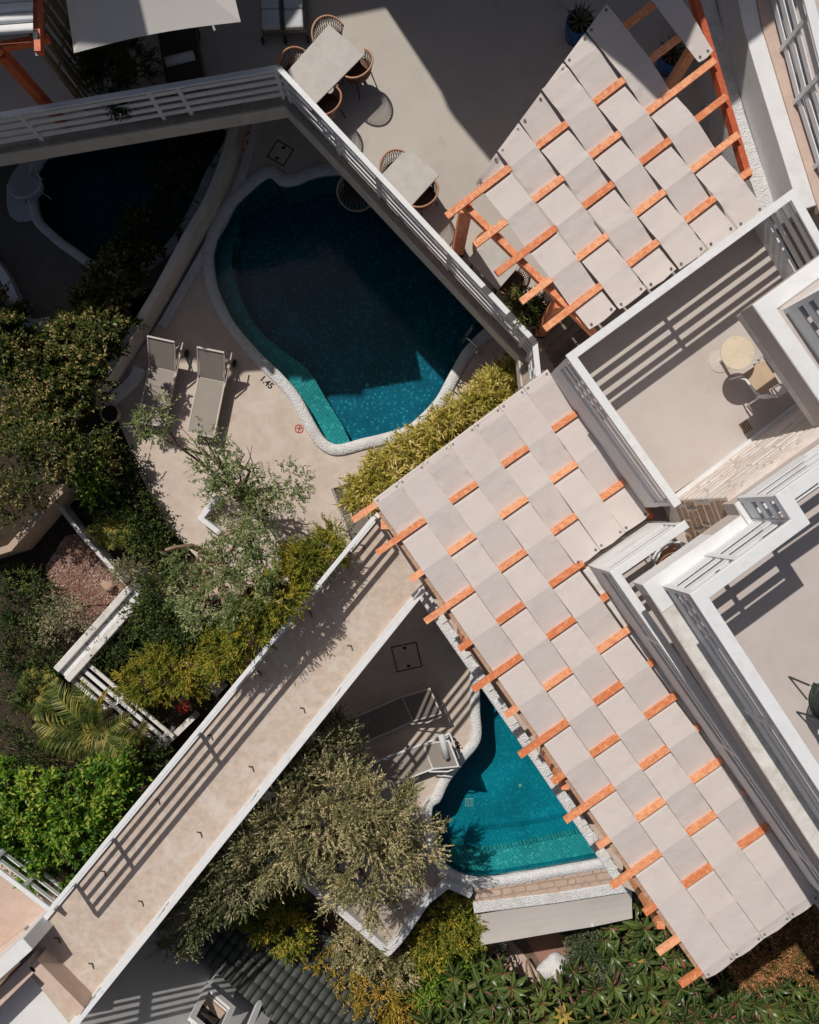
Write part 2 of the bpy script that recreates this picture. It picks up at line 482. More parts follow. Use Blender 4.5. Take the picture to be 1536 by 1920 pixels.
POOL1 = [(504,335),(521,346),(537,351),(562,347),(584,337),(613,331),(650,331),(720,352),(800,410),(880,490),(925,555),(918,606),(898,625),(868,657),(842,702),
         (818,746),(792,775),(763,799),(720,813),(677,823),(645,832),(625,832),(606,817),(586,783),(566,746),(545,718),(518,690),(488,661),(461,630),
         (440,603),(424,573),(409,535),(402,490),(405,466),(413,440),(435,397),(467,364)]
POOL2 = [(899,1240),(899,1266),(900,1330),(901,1387),(870,1428),(843,1464),(826,1500),(812,1512),(812,1545),(822,1590),(836,1617),(860,1634),(897,1643),(946,1639),
         (1052,1621),(1143,1604),(1200,1585),(1180,1500),(1100,1380),(1010,1270),(940,1215)]
POOL3 = [(75,395),(110,440),(150,470),(190,495),(260,500),(330,440),(385,330),(420,240),(250,250),(90,300)]
L1 = ccw(catmull(PP(POOL1, -0.06), 4)); L2 = ccw(catmull(PP(POOL2, -0.06), 4)); L3 = ccw(catmull(PP(POOL3, -0.06), 5))

def pool(label, loop, floor_mat, wall_mat, depth, coping_w):
    c = (sum(p[0] for p in loop)/len(loop), sum(p[1] for p in loop)/len(loop), -depth)
    t = thing('swimming_pool', label, 'pool', c)
    n = len(loop)
    MB().prism(loop, -depth-0.05, -depth).build('pool_floor', floor_mat, t)
    wl = MB().add([(p[0], p[1], -depth) for p in loop] + [(p[0], p[1], -0.04) for p in loop],
                  [(k, (k+1) % n, n+(k+1) % n, n+k) for k in range(n)])
    wl.build('pool_wall', wall_mat, t)
    w = coping_w
    cp = sweep_ring(loop, [(0.0, -0.12), (0.0, 0.03), (0.03, 0.065), (w*0.5, 0.085), (w-0.03, 0.065), (w, 0.03), (w, -0.12)])
    o = cp.build('coping', pebble_white, t, smooth=True)
    return t
p1 = pool('large curved pool with dark blue mosaic floor below the railing', L1, mos_blue, mos_teal, 1.05, 0.27)
p2 = pool('teal mosaic pool partly under the woven canopy', L2, mos_teal2, mos_teal2, 1.0, 0.24)
p3 = pool('dark shaded pool in the walled court at the upper left', L3, mos_blue, mos_blue, 1.3, 0.22)
# benches inside the pools
B1o = [(402,490),(409,535),(424,573),(440,603),(461,630),(488,661),(518,690),(545,718),(566,746),(586,783),(606,817),(625,832),(655,828),
       (640,795),(603,735),(585,703),(569,682),(530,654),(492,624),(464,592),(440,540),(427,491),(427,455),(442,422),(435,397),(413,440),(405,466)]
MB().prism(PP(B1o, -0.06), -1.049, -0.50).build('bench', mos_teal, p1)
B2o = [(836,1617),(860,1634),(897,1643),(946,1639),(1052,1621),(1143,1604),(1185,1590),(1165,1557),(1110,1568),(1000,1592),(911,1606),(872,1603),(850,1592)]
MB().prism(PP(B2o, -0.06), -0.998, -0.33).build('bench', mos_teal, p2)
B2b = [(872,1603),(911,1606),(1000,1592),(1110,1568),(1165,1557),(1150,1535),(1090,1548),(1000,1566),(920,1576),(885,1572)]
MB().prism(PP(B2b, -0.06), -0.998, -0.66).build('step', mos_teal2, p2)
for pool_t, L, nm in ((p1, L1, 0), (p2, L2, 1), (p3, L3, 2)):
    w = struct('water', MB().prism(offset_line(L, 0.004, closed=True), -0.20, -0.08, bottom=False), water_m)
    # only the top sheet of the water is needed
    bm = bmesh.new(); bm.from_mesh(w.data)
    bmesh.ops.delete(bm, geom=[f for f in bm.faces if abs(f.normal.z) < 0.5], context='FACES'); bm.to_mesh(w.data); bm.free()
# drains, inlets and lights in the pools
def square_drain(t, px, py, z, s, mat):
    c = W(px, py, z)
    m = MB(); m.box(c.x-s, c.y-s, z, c.x+s, c.y+s, z+0.012)
    o = m.build('drain', mat, t)
    g = MB()
    for k in range(5):
        x = c.x - s*0.7 + k*s*0.35
        g.box(x-s*0.07, c.y-s*0.8, z+0.012, x+s*0.07, c.y+s*0.8, z+0.02)
    g.build('grating', mos_blue, o)
pale_teal = M('pale_fitting', (0.16, 0.38, 0.38), 0.5, 0.1, 6, bump=0)
dim_teal = M('dim_fitting', (0.05, 0.2, 0.22), 0.5, 0.1, 6, bump=0)
square_drain(p1, 550, 596, -1.048, 0.12, dim_teal); square_drain(p2, 880, 1504, -0.998, 0.1, pale_teal)
for t, px, py, z, mt in ((p1, 568, 470, -1.049, dim_teal), (p1, 748, 472, -1.049, dim_teal), (p1, 820, 627, -1.049, dim_teal), (p1, 689, 722, -1.049, pale_teal), (p2, 976, 1473, -0.999, pale_teal)):
    c = W(px, py, z)
    MB().lathe(c, [(0.05, 0), (0.05, 0.012), (0.03, 0.022), (0.015, 0.022)], 14).build('inlet', mt, t, smooth=True)
c = W(606, 348, -0.3)
o = MB().lathe((0, 0, 0), [(0.11, 0), (0.11, 0.02), (0.08, 0.035)], 18).build('pool_light', dim_teal, p1, world=False)
o.location = c - root_loc(p1); o.rotation_euler = (math.radians(75), 0, 0)

# ------------------------------------------------------------------ pool decks and garden ground (lower level, z = 0)
cop = lambda L, w: offset_line(L, -w*0.5, closed=True)
D1 = PP([(500,120),(447,225),(400,430),(300,600),(205,745),(222,790),(241,834),(262,889),(298,957),(314,989),(345,1020),(420,1098),(530,1092),(600,1100),(640,1060),(760,1010),(1100,980),(1180,700),(1100,350),(800,150)], 0)
struct('pool_deck', MB().prism(D1, -2.6, 0.0, holes=[cop(L1, 0.27)]), concrete)
D2 = PP([(640,1100),(560,1300),(380,1560),(460,1600),(640,1440),(700,1500),(800,1545),(806,1640),(880,1662),(1000,1660),(1180,1640),(1400,1620),(1400,1500),(1100,1060),(820,1010),(700,1060)], 0)
D2 = PP([(700,1015),(380,1545),(430,1585),(560,1545),(700,1560),(795,1640),(838,1650),(895,1664),(1060,1642),(1180,1624),(1400,1600),(1400,1500),(1180,1020)], -0.002)
struct('pool_deck', MB().prism(D2, -2.6, -0.002, holes=[cop(L2, 0.24)]), concrete)
D3 = PP([(-500,150),(-500,700),(-80,640),(30,590),(60,612),(150,608),(230,560),(330,520),(425,330),(447,220),(500,120)], 0)
struct('court_floor', MB().prism(D3, -2.6, -0.004, holes=[cop(L3, 0.22)]), M('dark_court_floor', (0.16, 0.145, 0.125), 0.8, 0.1, 3, tint=(0.2,0.18,0.15), tscale=1))  # court floor coloured darker than the pool decks
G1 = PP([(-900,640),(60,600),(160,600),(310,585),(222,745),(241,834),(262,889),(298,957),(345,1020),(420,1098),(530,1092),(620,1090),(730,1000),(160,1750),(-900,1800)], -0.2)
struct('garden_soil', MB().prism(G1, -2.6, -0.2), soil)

# wall between the dark court and the pool deck
def wall(name, label, path, z_at, z0, z1, wl, wr, mat, cat='wall', bevel=0.015):
    pts = PP(path, z_at)
    t = MB().prism(ribbon(pts, wl, wr), z0, z1).build(name, mat, bevel=bevel)
    tag(t, label, cat); return t
wcurve = catmull([(452,150),(446,225),(425,300),(392,380),(352,449),(300,545),(237,649),(205,705),(160,762)], 5, closed=False)
court_wall = wall('garden_wall', 'long curving white wall between the dark court and the pool deck', wcurve, 0.68, -0.25, 0.68, 0.02, 0.16, M('wall_render', (0.72, 0.66, 0.59), 0.85, 0.06, 3, tint=(0.5, 0.44, 0.37), tscale=1.5, tamt=0.5))
kc = catmull([(492,200),(474,262),(450,340),(424,400),(396,450),(352,528),(304,612)], 5, closed=False)
k = MB().prism(ribbon(PP(kc, 0.03), 0.10, 0.10), -0.1, 0.05).build('wall_kerb', pebble_white); tag(k, 'white pebbled kerb running along the foot of the curving wall', 'kerb')
kc2 = catmull([(262,690),(250,715),(215,745),(190,768)], 5, closed=False)
k = MB().prism(ribbon(PP(kc2, 0.1), 0.12, 0.12), -0.2, 0.18).build('wall_kerb', white, bevel=0.03); tag(k, 'smooth white footing where the curving wall ends beside the loungers', 'kerb')
# bluish curved kerbs in the court
k = MB().prism(ribbon(PP(catmull([(-30,470),(10,520),(40,585),(60,608),(110,602),(160,612)], 5, closed=False), 0.2), 0.1, 0.1), -0.1, 0.3).build('planter_kerb', white, bevel=0.03)
tag(k, 'low white curved planter kerb at the left edge of the shaded court', 'kerb')
# warning sign on the wall
c = W(452, 263, 0.45) + Vector((0.03, 0, 0))
t = thing('warning_sign', 'small red bordered diamond warning sign on the curving wall', 'sign', c)
n = Vector((0.95, -0.28, 0)).normalized(); u = Vector((0, 0, 1)); sd = u.cross(n)
def diamond(s, d, mat, nm, par):
    ps = [c + n*d + (sd*a + u*b)*s for a, b in ((1,0),(0,1),(-1,0),(0,-1))]
    qs = [p - n*0.012 for p in ps]
    return MB().add(ps + qs, [(0,1,2,3),(7,6,5,4),(0,4,5,1),(1,5,6,2),(2,6,7,3),(3,7,4,0)]).build(nm, mat, par)
o = diamond(0.24, 0.10, red_paint, 'border', t); diamond(0.19, 0.106, fascia, 'face', t)
m = MB()
for a0, b0, a1, b1 in ((-0.05,-0.06,0.05,0.07),(-0.06,0.05,0.06,-0.05),(0.0,-0.09,0.0,0.03)):
    m.bar(c + n*0.109 + sd*a0 + u*b0, c + n*0.109 + sd*a1 + u*b1, 0.02, 0.006, up=n)
m.build('pictogram', black_paint, t)

# ------------------------------------------------------------------ dining terrace (upper level)
ZT = 3.7; ZR = 4.75
T1 = [(-500,300),(522,126)]; T2 = [(522,126),(1003,640)]; T3 = [(1003,640),(1010,706)]
c1 = W(522, 126, ZR); e1 = W(-500, 300, ZR); c2 = W(1003, 640, ZR); c3 = W(1010, 706, ZR)
edge = [(e1.x, e1.y), (c1.x, c1.y), (c2.x, c2.y), (c3.x, c3.y)]
edge_out = offset_line(edge, -0.13)
far = PP([(1100,720),(1260,600),(1445,445),(1500,300),(1420,-200),(1400,-1300),(-1600,-1300),(-1600,300)], ZT)
struct('terrace_floor', MB().prism(edge + far, ZT-0.28, ZT), terrace_mat)
t = thing('terrace_edge_beam', 'pale concrete edge beam under the terrace railing above the pools', 'beam', W(539, 183, ZT-0.34))
MB().prism(ribbon(edge, -0.004, 0.16), ZT-0.42, ZT-0.01).build('edge_face', fascia, t)
MB().prism(ribbon(edge, 0.06, 0.13), ZT-0.01, ZT+0.012).build('stained_ledge', ledge_mat, t)
# retaining wall under the terrace, set back from the pool
rw = PP([(-300,330),(400,215),(640,250),(960,470),(1100,640)], 0)
tag(MB().prism(ribbon(PP([(-700,150),(470,60),(760,230),(1010,500),(1140,700)], 0.0), 0.1, 0.1), -0.1, ZT-0.3).build('retaining_wall', white), 'white supporting wall in the shade under the terrace', 'wall')

def railing(name, label, path, zt, z0, slats, posts, slat_t=0.020, top_w=0.10, top_h=0.05, parapet=None, post_w=0.07, mat=None, post_mat=None, tilt=0.0):
    mat = mat or white_metal
    pts = PP(path, zt)
    base = Vector((pts[0][0], pts[0][1], z0))
    t = thing(name, label, 'railing', base)
    MB().prism(ribbon(pts, top_w/2, top_w/2), zt-top_h, zt).build('top_rail', mat, t, bevel=0.008)
    for a, b in slats:
        MB().prism(ribbon(pts, slat_t/2, slat_t/2), a, b).build('slat', mat, t)
    for px, py in posts:
        w = W(px, py, zt)
        # direction of the nearest path piece
        best = None
        for i in range(len(pts) - 1):
            a = Vector(pts[i]); b = Vector(pts[i+1]); d = (b - a); q = max(0, min(1, (Vector((w.x, w.y)) - a).dot(d) / d.length_squared))
            ds = (a + d*q - Vector((w.x, w.y))).length
            if best is None or ds < best[0]: best = (ds, a + d*q, d.normalized())
        d = best[2]; p = best[1]; nn = Vector((-d.y, d.x))
        q = [p + d*(sx*post_w/2) + nn*(sy*(slat_t/2+0.022)) for sx, sy in ((-1,-1),(1,-1),(1,1),(-1,1))]
        MB().prism([(v.x, v.y) for v in q], z0, zt-top_h).build('post', post_mat or mat, t)
    if parapet:
        MB().prism(ribbon(pts, parapet[2], parapet[2]), parapet[0], parapet[1]).build('parapet', white, t)
    return t
SL = [(ZT+0.10, ZT+0.22), (ZT+0.33, ZT+0.45), (ZT+0.56, ZT+0.68), (ZT+0.79, ZT+0.90)]
railing('terrace_railing', 'shaded white slatted railing along the top left terrace edge', T1, ZR, ZT, SL, [(-200,249),(30,210),(275,168),(330,159),(515,127)])
railing('terrace_railing', 'sunlit white slatted railing running diagonally above the large pool', T2, ZR, ZT, SL, [(530,135),(628,240),(708,325),(845,471),(990,626)])
railing('terrace_railing', 'short white railing beside the dark timber steps', T3, ZR, ZT, SL, [(1005,655),(1010,702)])

# ------------------------------------------------------------------ raised walkway
ZW = 2.9; ZWR = 3.95
NW = [(712,958),(-20,1845)]; SE = [(796,1106),(92,1985)]
nw = PP(NW, ZWR); se = PP(SE, ZWR)
nw = offset_line(nw, 0.0); se = offset_line(se, 0.0)
wk = [nw[0], nw[1]] + [se[1], se[0]]
wk = offset_line(ccw(wk), -0.06, closed=True)
struct('walkway', MB().prism(wk, ZW-0.3, ZW), walk_mat)
SLW = [(ZW+0.24, ZW+0.33), (ZW+0.49, ZW+0.58), (ZW+0.74, ZW+0.83)]
railing('walkway_railing', 'white slatted railing on the garden side of the raised walkway', [(700,972),(96,1704)], ZWR, ZW, SLW,
        [(700,972),(520,1190),(346,1400),(172,1611),(97,1702)], top_w=0.085)
railing('walkway_railing', 'white slatted railing on the pool side of the raised walkway', [(796,1106),(92,1985)], ZWR, ZW, SLW,
        [(790,1114),(630,1313),(466,1518),(286,1742),(150,1912)], top_w=0.085)
for L, lb in ((nw, 'white kerb along the garden side of the walkway'), (se, 'white kerb along the pool side of the walkway')):
    k = MB().prism(ribbon(L, 0.05, 0.05), ZW-0.32, ZW+0.06).build('walkway_kerb', white); tag(k, lb, 'kerb')
marker_brown = M('brown_marker', (0.10, 0.075, 0.055), 0.7, 0.2, 8, bump=0)
# angle shaped floor markers
k = 0
names = ['nearest the canopy', 'second from the canopy', 'third from the canopy', 'fourth from the canopy', 'fifth from the canopy', 'sixth from the canopy', 'nearest the beige parapet']
for side, row in (('garden', [(679,1024),(581,1150),(487,1262),(395,1381),(296,1502),(195,1636),(109,1761)]), ('pool', [(657,1213),(568,1330),(472,1440),(375,1563),(265,1692),(172,1809)])):
    for i, (px, py) in enumerate(row):
        c = W(px, py, ZW); m = MB()
        m.bar(c + Vector((-0.06, 0.035, 0.012)), c + Vector((0.02, 0.025, 0.012)), 0.02, 0.022)
        m.bar(c + Vector((0.015, 0.035, 0.012)), c + Vector((0.045, -0.07, 0.012)), 0.02, 0.022)
        o = m.build('floor_marker', marker_brown)
        nm = names[i] if not (side == 'pool' and i == 5) else 'nearest the beige parapet'
        tag(o, 'small dark angled floor marker on the %s side of the walkway, %s' % (side, nm), 'floor marker', 'floor markers along the walkway')

# platform under the long pergola
plat = PP([(700,985),(800,1110),(1165,1665),(1330,1900),(1700,1700),(1300,1000),(1180,800),(1010,706)], ZW)
plat = PP([(712,958),(795,1108),(1165,1660),(1222,1688),(1416,1556),(1300,1200),(1300,1000),(1190,780),(1025,720)], ZW)
struct('pergola_terrace', MB().prism(plat, ZW-0.3, ZW-0.003), walk_mat)
t = wall('pebbled_parapet', 'white pebbled parapet along the canopy edge beside the teal pool', [(797,1112),(1010,1418),(1168,1650)], ZW+0.25, -0.1, ZW+0.25, 0.05, 0.16, pebble_white, bevel=0.03)
for k in range(17):
    a = Vector(PP([(797,1112)], ZW+0.25)[0]); b = Vector(PP([(1168,1650)], ZW+0.25)[0])
    q = a.lerp(b, (k+0.5)/17.0); d = (b-a).normalized()
    m = MB().bar(Vector((q.x, q.y, ZW+0.262)) - Vector((d.x, d.y, 0))*0.09, Vector((q.x, q.y, ZW+0.262)) + Vector((d.x, d.y, 0))*0.09, 0.13, 0.03)
    m.build('coping_block', dirty_white if k % 2 else pebble_white, t)

# ------------------------------------------------------------------ balconies on the right
ZB = 5.6; ZBR = 6.95
SLB = [(6.17, 6.28), (6.41, 6.52), (6.65, 6.75)]
b1 = [P2(1272,948,ZBR), P2(1072,668,ZBR), P2(1487,363,ZBR), P2(1560,495,ZBR)]
floor1 = offset_line(b1, -0.02) + PP([(1640,560),(1640,640),(1510,754),(1264,925)], ZB)
struct('balcony_floor', MB().prism(floor1, ZB-0.35, ZB), balc_mat)
railing('balcony_railing', 'white slatted balcony railing between the two woven canopies', [(1272,948),(1072,668),(1487,363),(1560,495)], ZBR, ZB, SLB,
        [(1268,943),(1072,668),(1275,519),(1487,363)], top_w=0.13, parapet=(5.2, 6.04, 0.03))
# stone wall house behind that balcony
ZS = 7.9
sf = PP([(1262,938),(1510,752),(1700,612),(1760,760),(1560,900),(1300,1040)], ZB)
t = thing('stone_wall', 'pale rough stone wall behind the balcony with the round table', 'wall', W(1262, 938, ZB))
MB().prism(sf, ZB-0.6, ZS-0.02).build('wall_core', stone_mat, t)
a = Vector(sf[0]); b = Vector(sf[1]); d = (b - a)*1.35; L = d.length; d.normalize(); nn = Vector((-d.y, d.x))
if nn.y < 0: nn = -nn
def stones(par, a, d, nn, L, z0, z1, mat, sd, rh=0.20, rw=0.42):
    r = random.Random(sd); z = z0
    while z < z1 - 0.05:
        h = min(rh * r.uniform(0.75, 1.3), z1 - z); x = r.uniform(-0.3, 0)
        while x < L:
            w = rw * r.uniform(0.6, 1.5)
            x0 = max(0, x + 0.004); x1 = min(L, x + w - 0.004)
            if x1 - x0 > 0.05:
                pr = r.uniform(0.005, 0.018); j = lambda: r.uniform(-0.012, 0.012)
                vs = []
                for dep, ins in ((-0.01, 0), (pr, 0.03)):
                    for xx, zz in ((x0+ins, z+0.006+ins), (x1-ins, z+0.006+ins), (x1-ins, z+h-0.006-ins), (x0+ins, z+h-0.006-ins)):
                        q = a + d*(xx + j()) + nn*dep
                        vs.append((q.x, q.y, zz + j()*0.5))
                MB().add(vs, [(4,5,6,7),(0,1,5,4),(1,2,6,5),(2,3,7,6),(3,0,4,7)]).build('stone', mat, par)
            x += w
        z += h
stones(t, a, d, nn, L, ZB+0.12, ZS-0.03, stone_mat, 3)
MB().bar((a.x+nn.x*0.03, a.y+nn.y*0.03, ZB+0.06), (a.x+d.x*L+nn.x*0.03, a.y+d.y*L+nn.y*0.03, ZB+0.06), 0.07, 0.115).build('skirting', white, t)
a2 = Vector(sf[5]); d2 = (a - a2); L2_ = d2.length; d2.normalize(); n2 = Vector((-d2.y, d2.x))
stones(t, a2, d2, n2, L2_, ZB, ZS-0.03, stone_brown, 5, 0.24, 0.36)

# narrow lower balcony (with two chairs) beside the long canopy
f1 = PP([(1156,1076),(1289,983)], ZBR) + PP([(1300,1000),(1420,1020),(1900,1700)], ZB) + PP([(1621,1745)], ZBR)
struct('balcony_floor', MB().prism(f1, ZB-0.35, ZB-0.002), balc_mat)
railing('balcony_railing', 'long white slatted railing of the narrow balcony beside the woven canopy', [(1620,1745),(1155,1075),(1289,982)], ZBR, ZB, SLB,
        [(1155,1075),(1250,1212),(1400,1428),(1284,986),(1550,1643)], top_w=0.13, parapet=(4.9, 6.04, 0.03))
lr = PP([(1111,1062),(1111,1062)], ZB)
led = PP([(1097,1066),(1253,1280),(1376,1452),(1536,1680),(1640,1828)], 5.2)
k = MB().prism(ribbon(led, 0.10, 0.06), 4.6, 5.26).build('balcony_ledge', dirty_white, bevel=0.02); tag(k, 'weathered white ledge at the foot of the long balcony railing', 'ledge')

# upper terrace at the far right
ZU = 8.2; ZUR = 9.5
SLU = [(ZU+0.0, ZU+0.30), (ZU+0.43, ZU+0.57), (ZU+0.70, ZU+0.84), (ZU+0.97, ZU+1.09)]
up_out = [(1760,1960),(1205,1097),(1388,966),(1376,945),(1560,815)]
upf = PP(up_out, ZU) + PP([(1900,700),(2200,1400)], ZU)
struct('upper_terrace_floor', MB().prism(upf, ZU-0.42, ZU), balc_mat)
lg = PP(up_out, ZU+0.02)
lgc = area2(PP(up_out, ZU))
k = thing('roof_ledge', 'wide white painted ledge around the upper terrace at the right', 'ledge', W(1205, 1097, ZU))
MB().prism(ribbon(PP([(1760,1960),(1205,1097)], ZU), -0.30, 0.004), ZU-0.44, ZU+0.02).build('ledge_top', dirty_white, k, bevel=0.015)
MB().prism(ribbon(PP([(1203,1096),(1388,966)], ZU), -0.46, 0.004), ZU-0.45, ZU+0.03).build('ledge_top', white, k, bevel=0.015)
MB().prism(ribbon(PP([(1376,945),(1560,815)], ZU), -0.46, 0.004), ZU-0.44, ZU+0.024).build('ledge_top', white, k, bevel=0.015)
railing('upper_railing', 'white slatted railing with blue shaded bars around the upper right terrace', [(1760,1800),(1312,1118),(1502,978),(1472,932),(1600,842)], ZUR, ZU, SLU,
        [(1312,1118),(1502,978),(1472,932),(1486,1382),(1400,1052)], top_w=0.17, top_h=0.06)

# second upper balcony (only its corner shows, at the right edge)
u3 = [(1423,568),(1640,890)]
c3p = PP([(1640,905),(1410,572),(1700,360)], ZU)
struct('corner_balcony_floor', MB().prism(c3p + PP([(1900,600)], ZU), ZU-0.40, ZU), balc_mat)
k = thing('roof_ledge', 'stained white ledge under the corner balcony at the right edge', 'ledge', W(1410, 572, ZU))
MB().prism(ribbon(c3p, -0.24, 0.004), ZU-0.42, ZU+0.02).build('ledge_top', white, k, bevel=0.015)
MB().prism(ribbon(c3p, -0.02, 0.09), ZU-0.60, ZU-0.2).build('ledge_face', dirty_white, k, bevel=0.01)
r3 = offset_line(c3p, -0.33 if True else 0.33)
def xy2px(p, z):
    return (768 + p[0]*F/(H-z), 960 - p[1]*F/(H-z))
r3 = offset_line(c3p, -0.33)
if r3[1][0] < c3p[1][0]: r3 = offset_line(c3p, 0.33)
railing('corner_railing', 'white railing with blue slats on the corner balcony at the right edge', [xy2px(p, ZUR) for p in r3], ZUR, ZU, SLU, [xy2px(r3[1], ZUR)], top_w=0.15)

# ------------------------------------------------------------------ ramp, wall and railing at the top right corner
ps = PP([(1308,-60),(1350,90),(1381,215),(1416,320),(1446,402)], 4.6)
k = MB().prism(ribbon(ps, 0.14, 0.14), ZT-0.1, 4.6).build('pebble_strip', pebble_white); tag(k, 'rough white pebbled strip between the canopy and the ramp wall', 'kerb')
t = wall('ramp_wall', 'smooth white ramp wall beside the pebbled strip at the top right', [(1372,-60),(1395,55),(1437,195),(1486,352),(1500,395)], 5.3, 4.3, 5.3, 0.30, 0.0, white)
rp = PP([(1372,-60),(1395,55),(1437,195),(1486,352),(1500,395),(1660,560),(1800,300),(1700,-100)], 5.3)
struct('ramp_floor', MB().prism([(x+0.32 if i < 5 else x, y) for i, (x, y) in enumerate(rp)], ZT+0.2, 5.28), balc_mat)
k = MB().prism(ribbon([(x+0.42, y) for x, y in rp[:5]], 0.11, 0.11), 5.2, 5.33).build('ramp_kerb', pink_tile); tag(k, 'pale tiled kerb at the foot of the top right ramp railing', 'kerb')
rr = [xy2px((p[0]+0.46, p[1]), 6.4) for p in PP([(1372,-60),(1437,195),(1500,395)], 5.3)]
railing('ramp_railing', 'tall white slatted railing along the ramp at the top right corner', rr, 6.4, 5.3,
        [(5.42, 5.53), (5.64, 5.75), (5.86, 5.97), (6.08, 6.19)], [rr[1], (rr[1][0]*0.5+rr[0][0]*0.5+12, rr[1][1]*0.5+rr[0][1]*0.5+30), (rr[1][0]*0.4+rr[2][0]*0.6, rr[1][1]*0.4+rr[2][1]*0.6)], top_w=0.16)

# ------------------------------------------------------------------ the houses whose shade falls on the terrace (beyond the frame)
villa_wall = M('villa_dark_wall', (0.14, 0.12, 0.10), 0.9, 0.2, 3)  # walls kept dark so these unseen houses bounce little light onto the terrace
def villa(label, shadow_px, back_px, z):
    k = (z - ZT) * 0.7813 * F / (H - ZT)
    poly = PP([(x - 0.55*k, y - 0.835*k) for x, y in shadow_px], ZT) + PP(back_px, ZT)
    c = (sum(p[0] for p in poly)/len(poly), sum(p[1] for p in poly)/len(poly), ZT)
    t = thing('villa', label, 'house', c)
    MB().prism(poly, ZT-0.2, z-0.3).build('wall', villa_wall, t)
    MB().prism(ribbon(poly + [poly[0]], 0.06, 0.06), z-0.3, z).build('parapet', white, t)
    MB().prism(poly, z-0.32, z-0.25).build('roof', dirty_white, t)
    for i in range(len(shadow_px) - 1):
        a = Vector(poly[i]); b = Vector(poly[i+1]); d = b - a; L = d.length
        if L < 1.6: continue
        d.normalize(); nn = Vector((-d.y, d.x)); cen = Vector((c[0], c[1]))
        if (a - cen).dot(nn) < 0: nn = -nn
        for zz in (ZT+1.0, ZT+4.0):
            q = a + d*(L/2)
            p = [q - d*0.5 - nn*0.05, q + d*0.5 - nn*0.05, q + d*0.5 + nn*0.03, q - d*0.5 + nn*0.03]
            o = MB().prism([(v.x, v.y) for v in p], zz, zz+1.3).build('window', white, t)
            p = [q - d*0.42 - nn*0.05, q + d*0.42 - nn*0.05, q + d*0.42 + nn*0.034, q - d*0.42 + nn*0.034]
            MB().prism([(v.x, v.y) for v in p], zz+0.08, zz+1.22).build('pane', glass_dark, o)
    return t
villa('tall villa beyond the top left edge that shades the terrace', [(735,8),(600,35),(548,110),(590,250),(446,262),(446,362),(-420,362)], [(-1300,-150),(-1300,-900),(380,-900)], 12.0)
villa('tall villa beyond the top edge that shades the right part of the terrace', [(744,20),(866,154),(846,192),(858,220),(925,300),(1010,330),(1148,368),(1269,464),(1290,420),(1330,330)], [(1350,-500),(1000,-900),(400,-900)], 12.0)
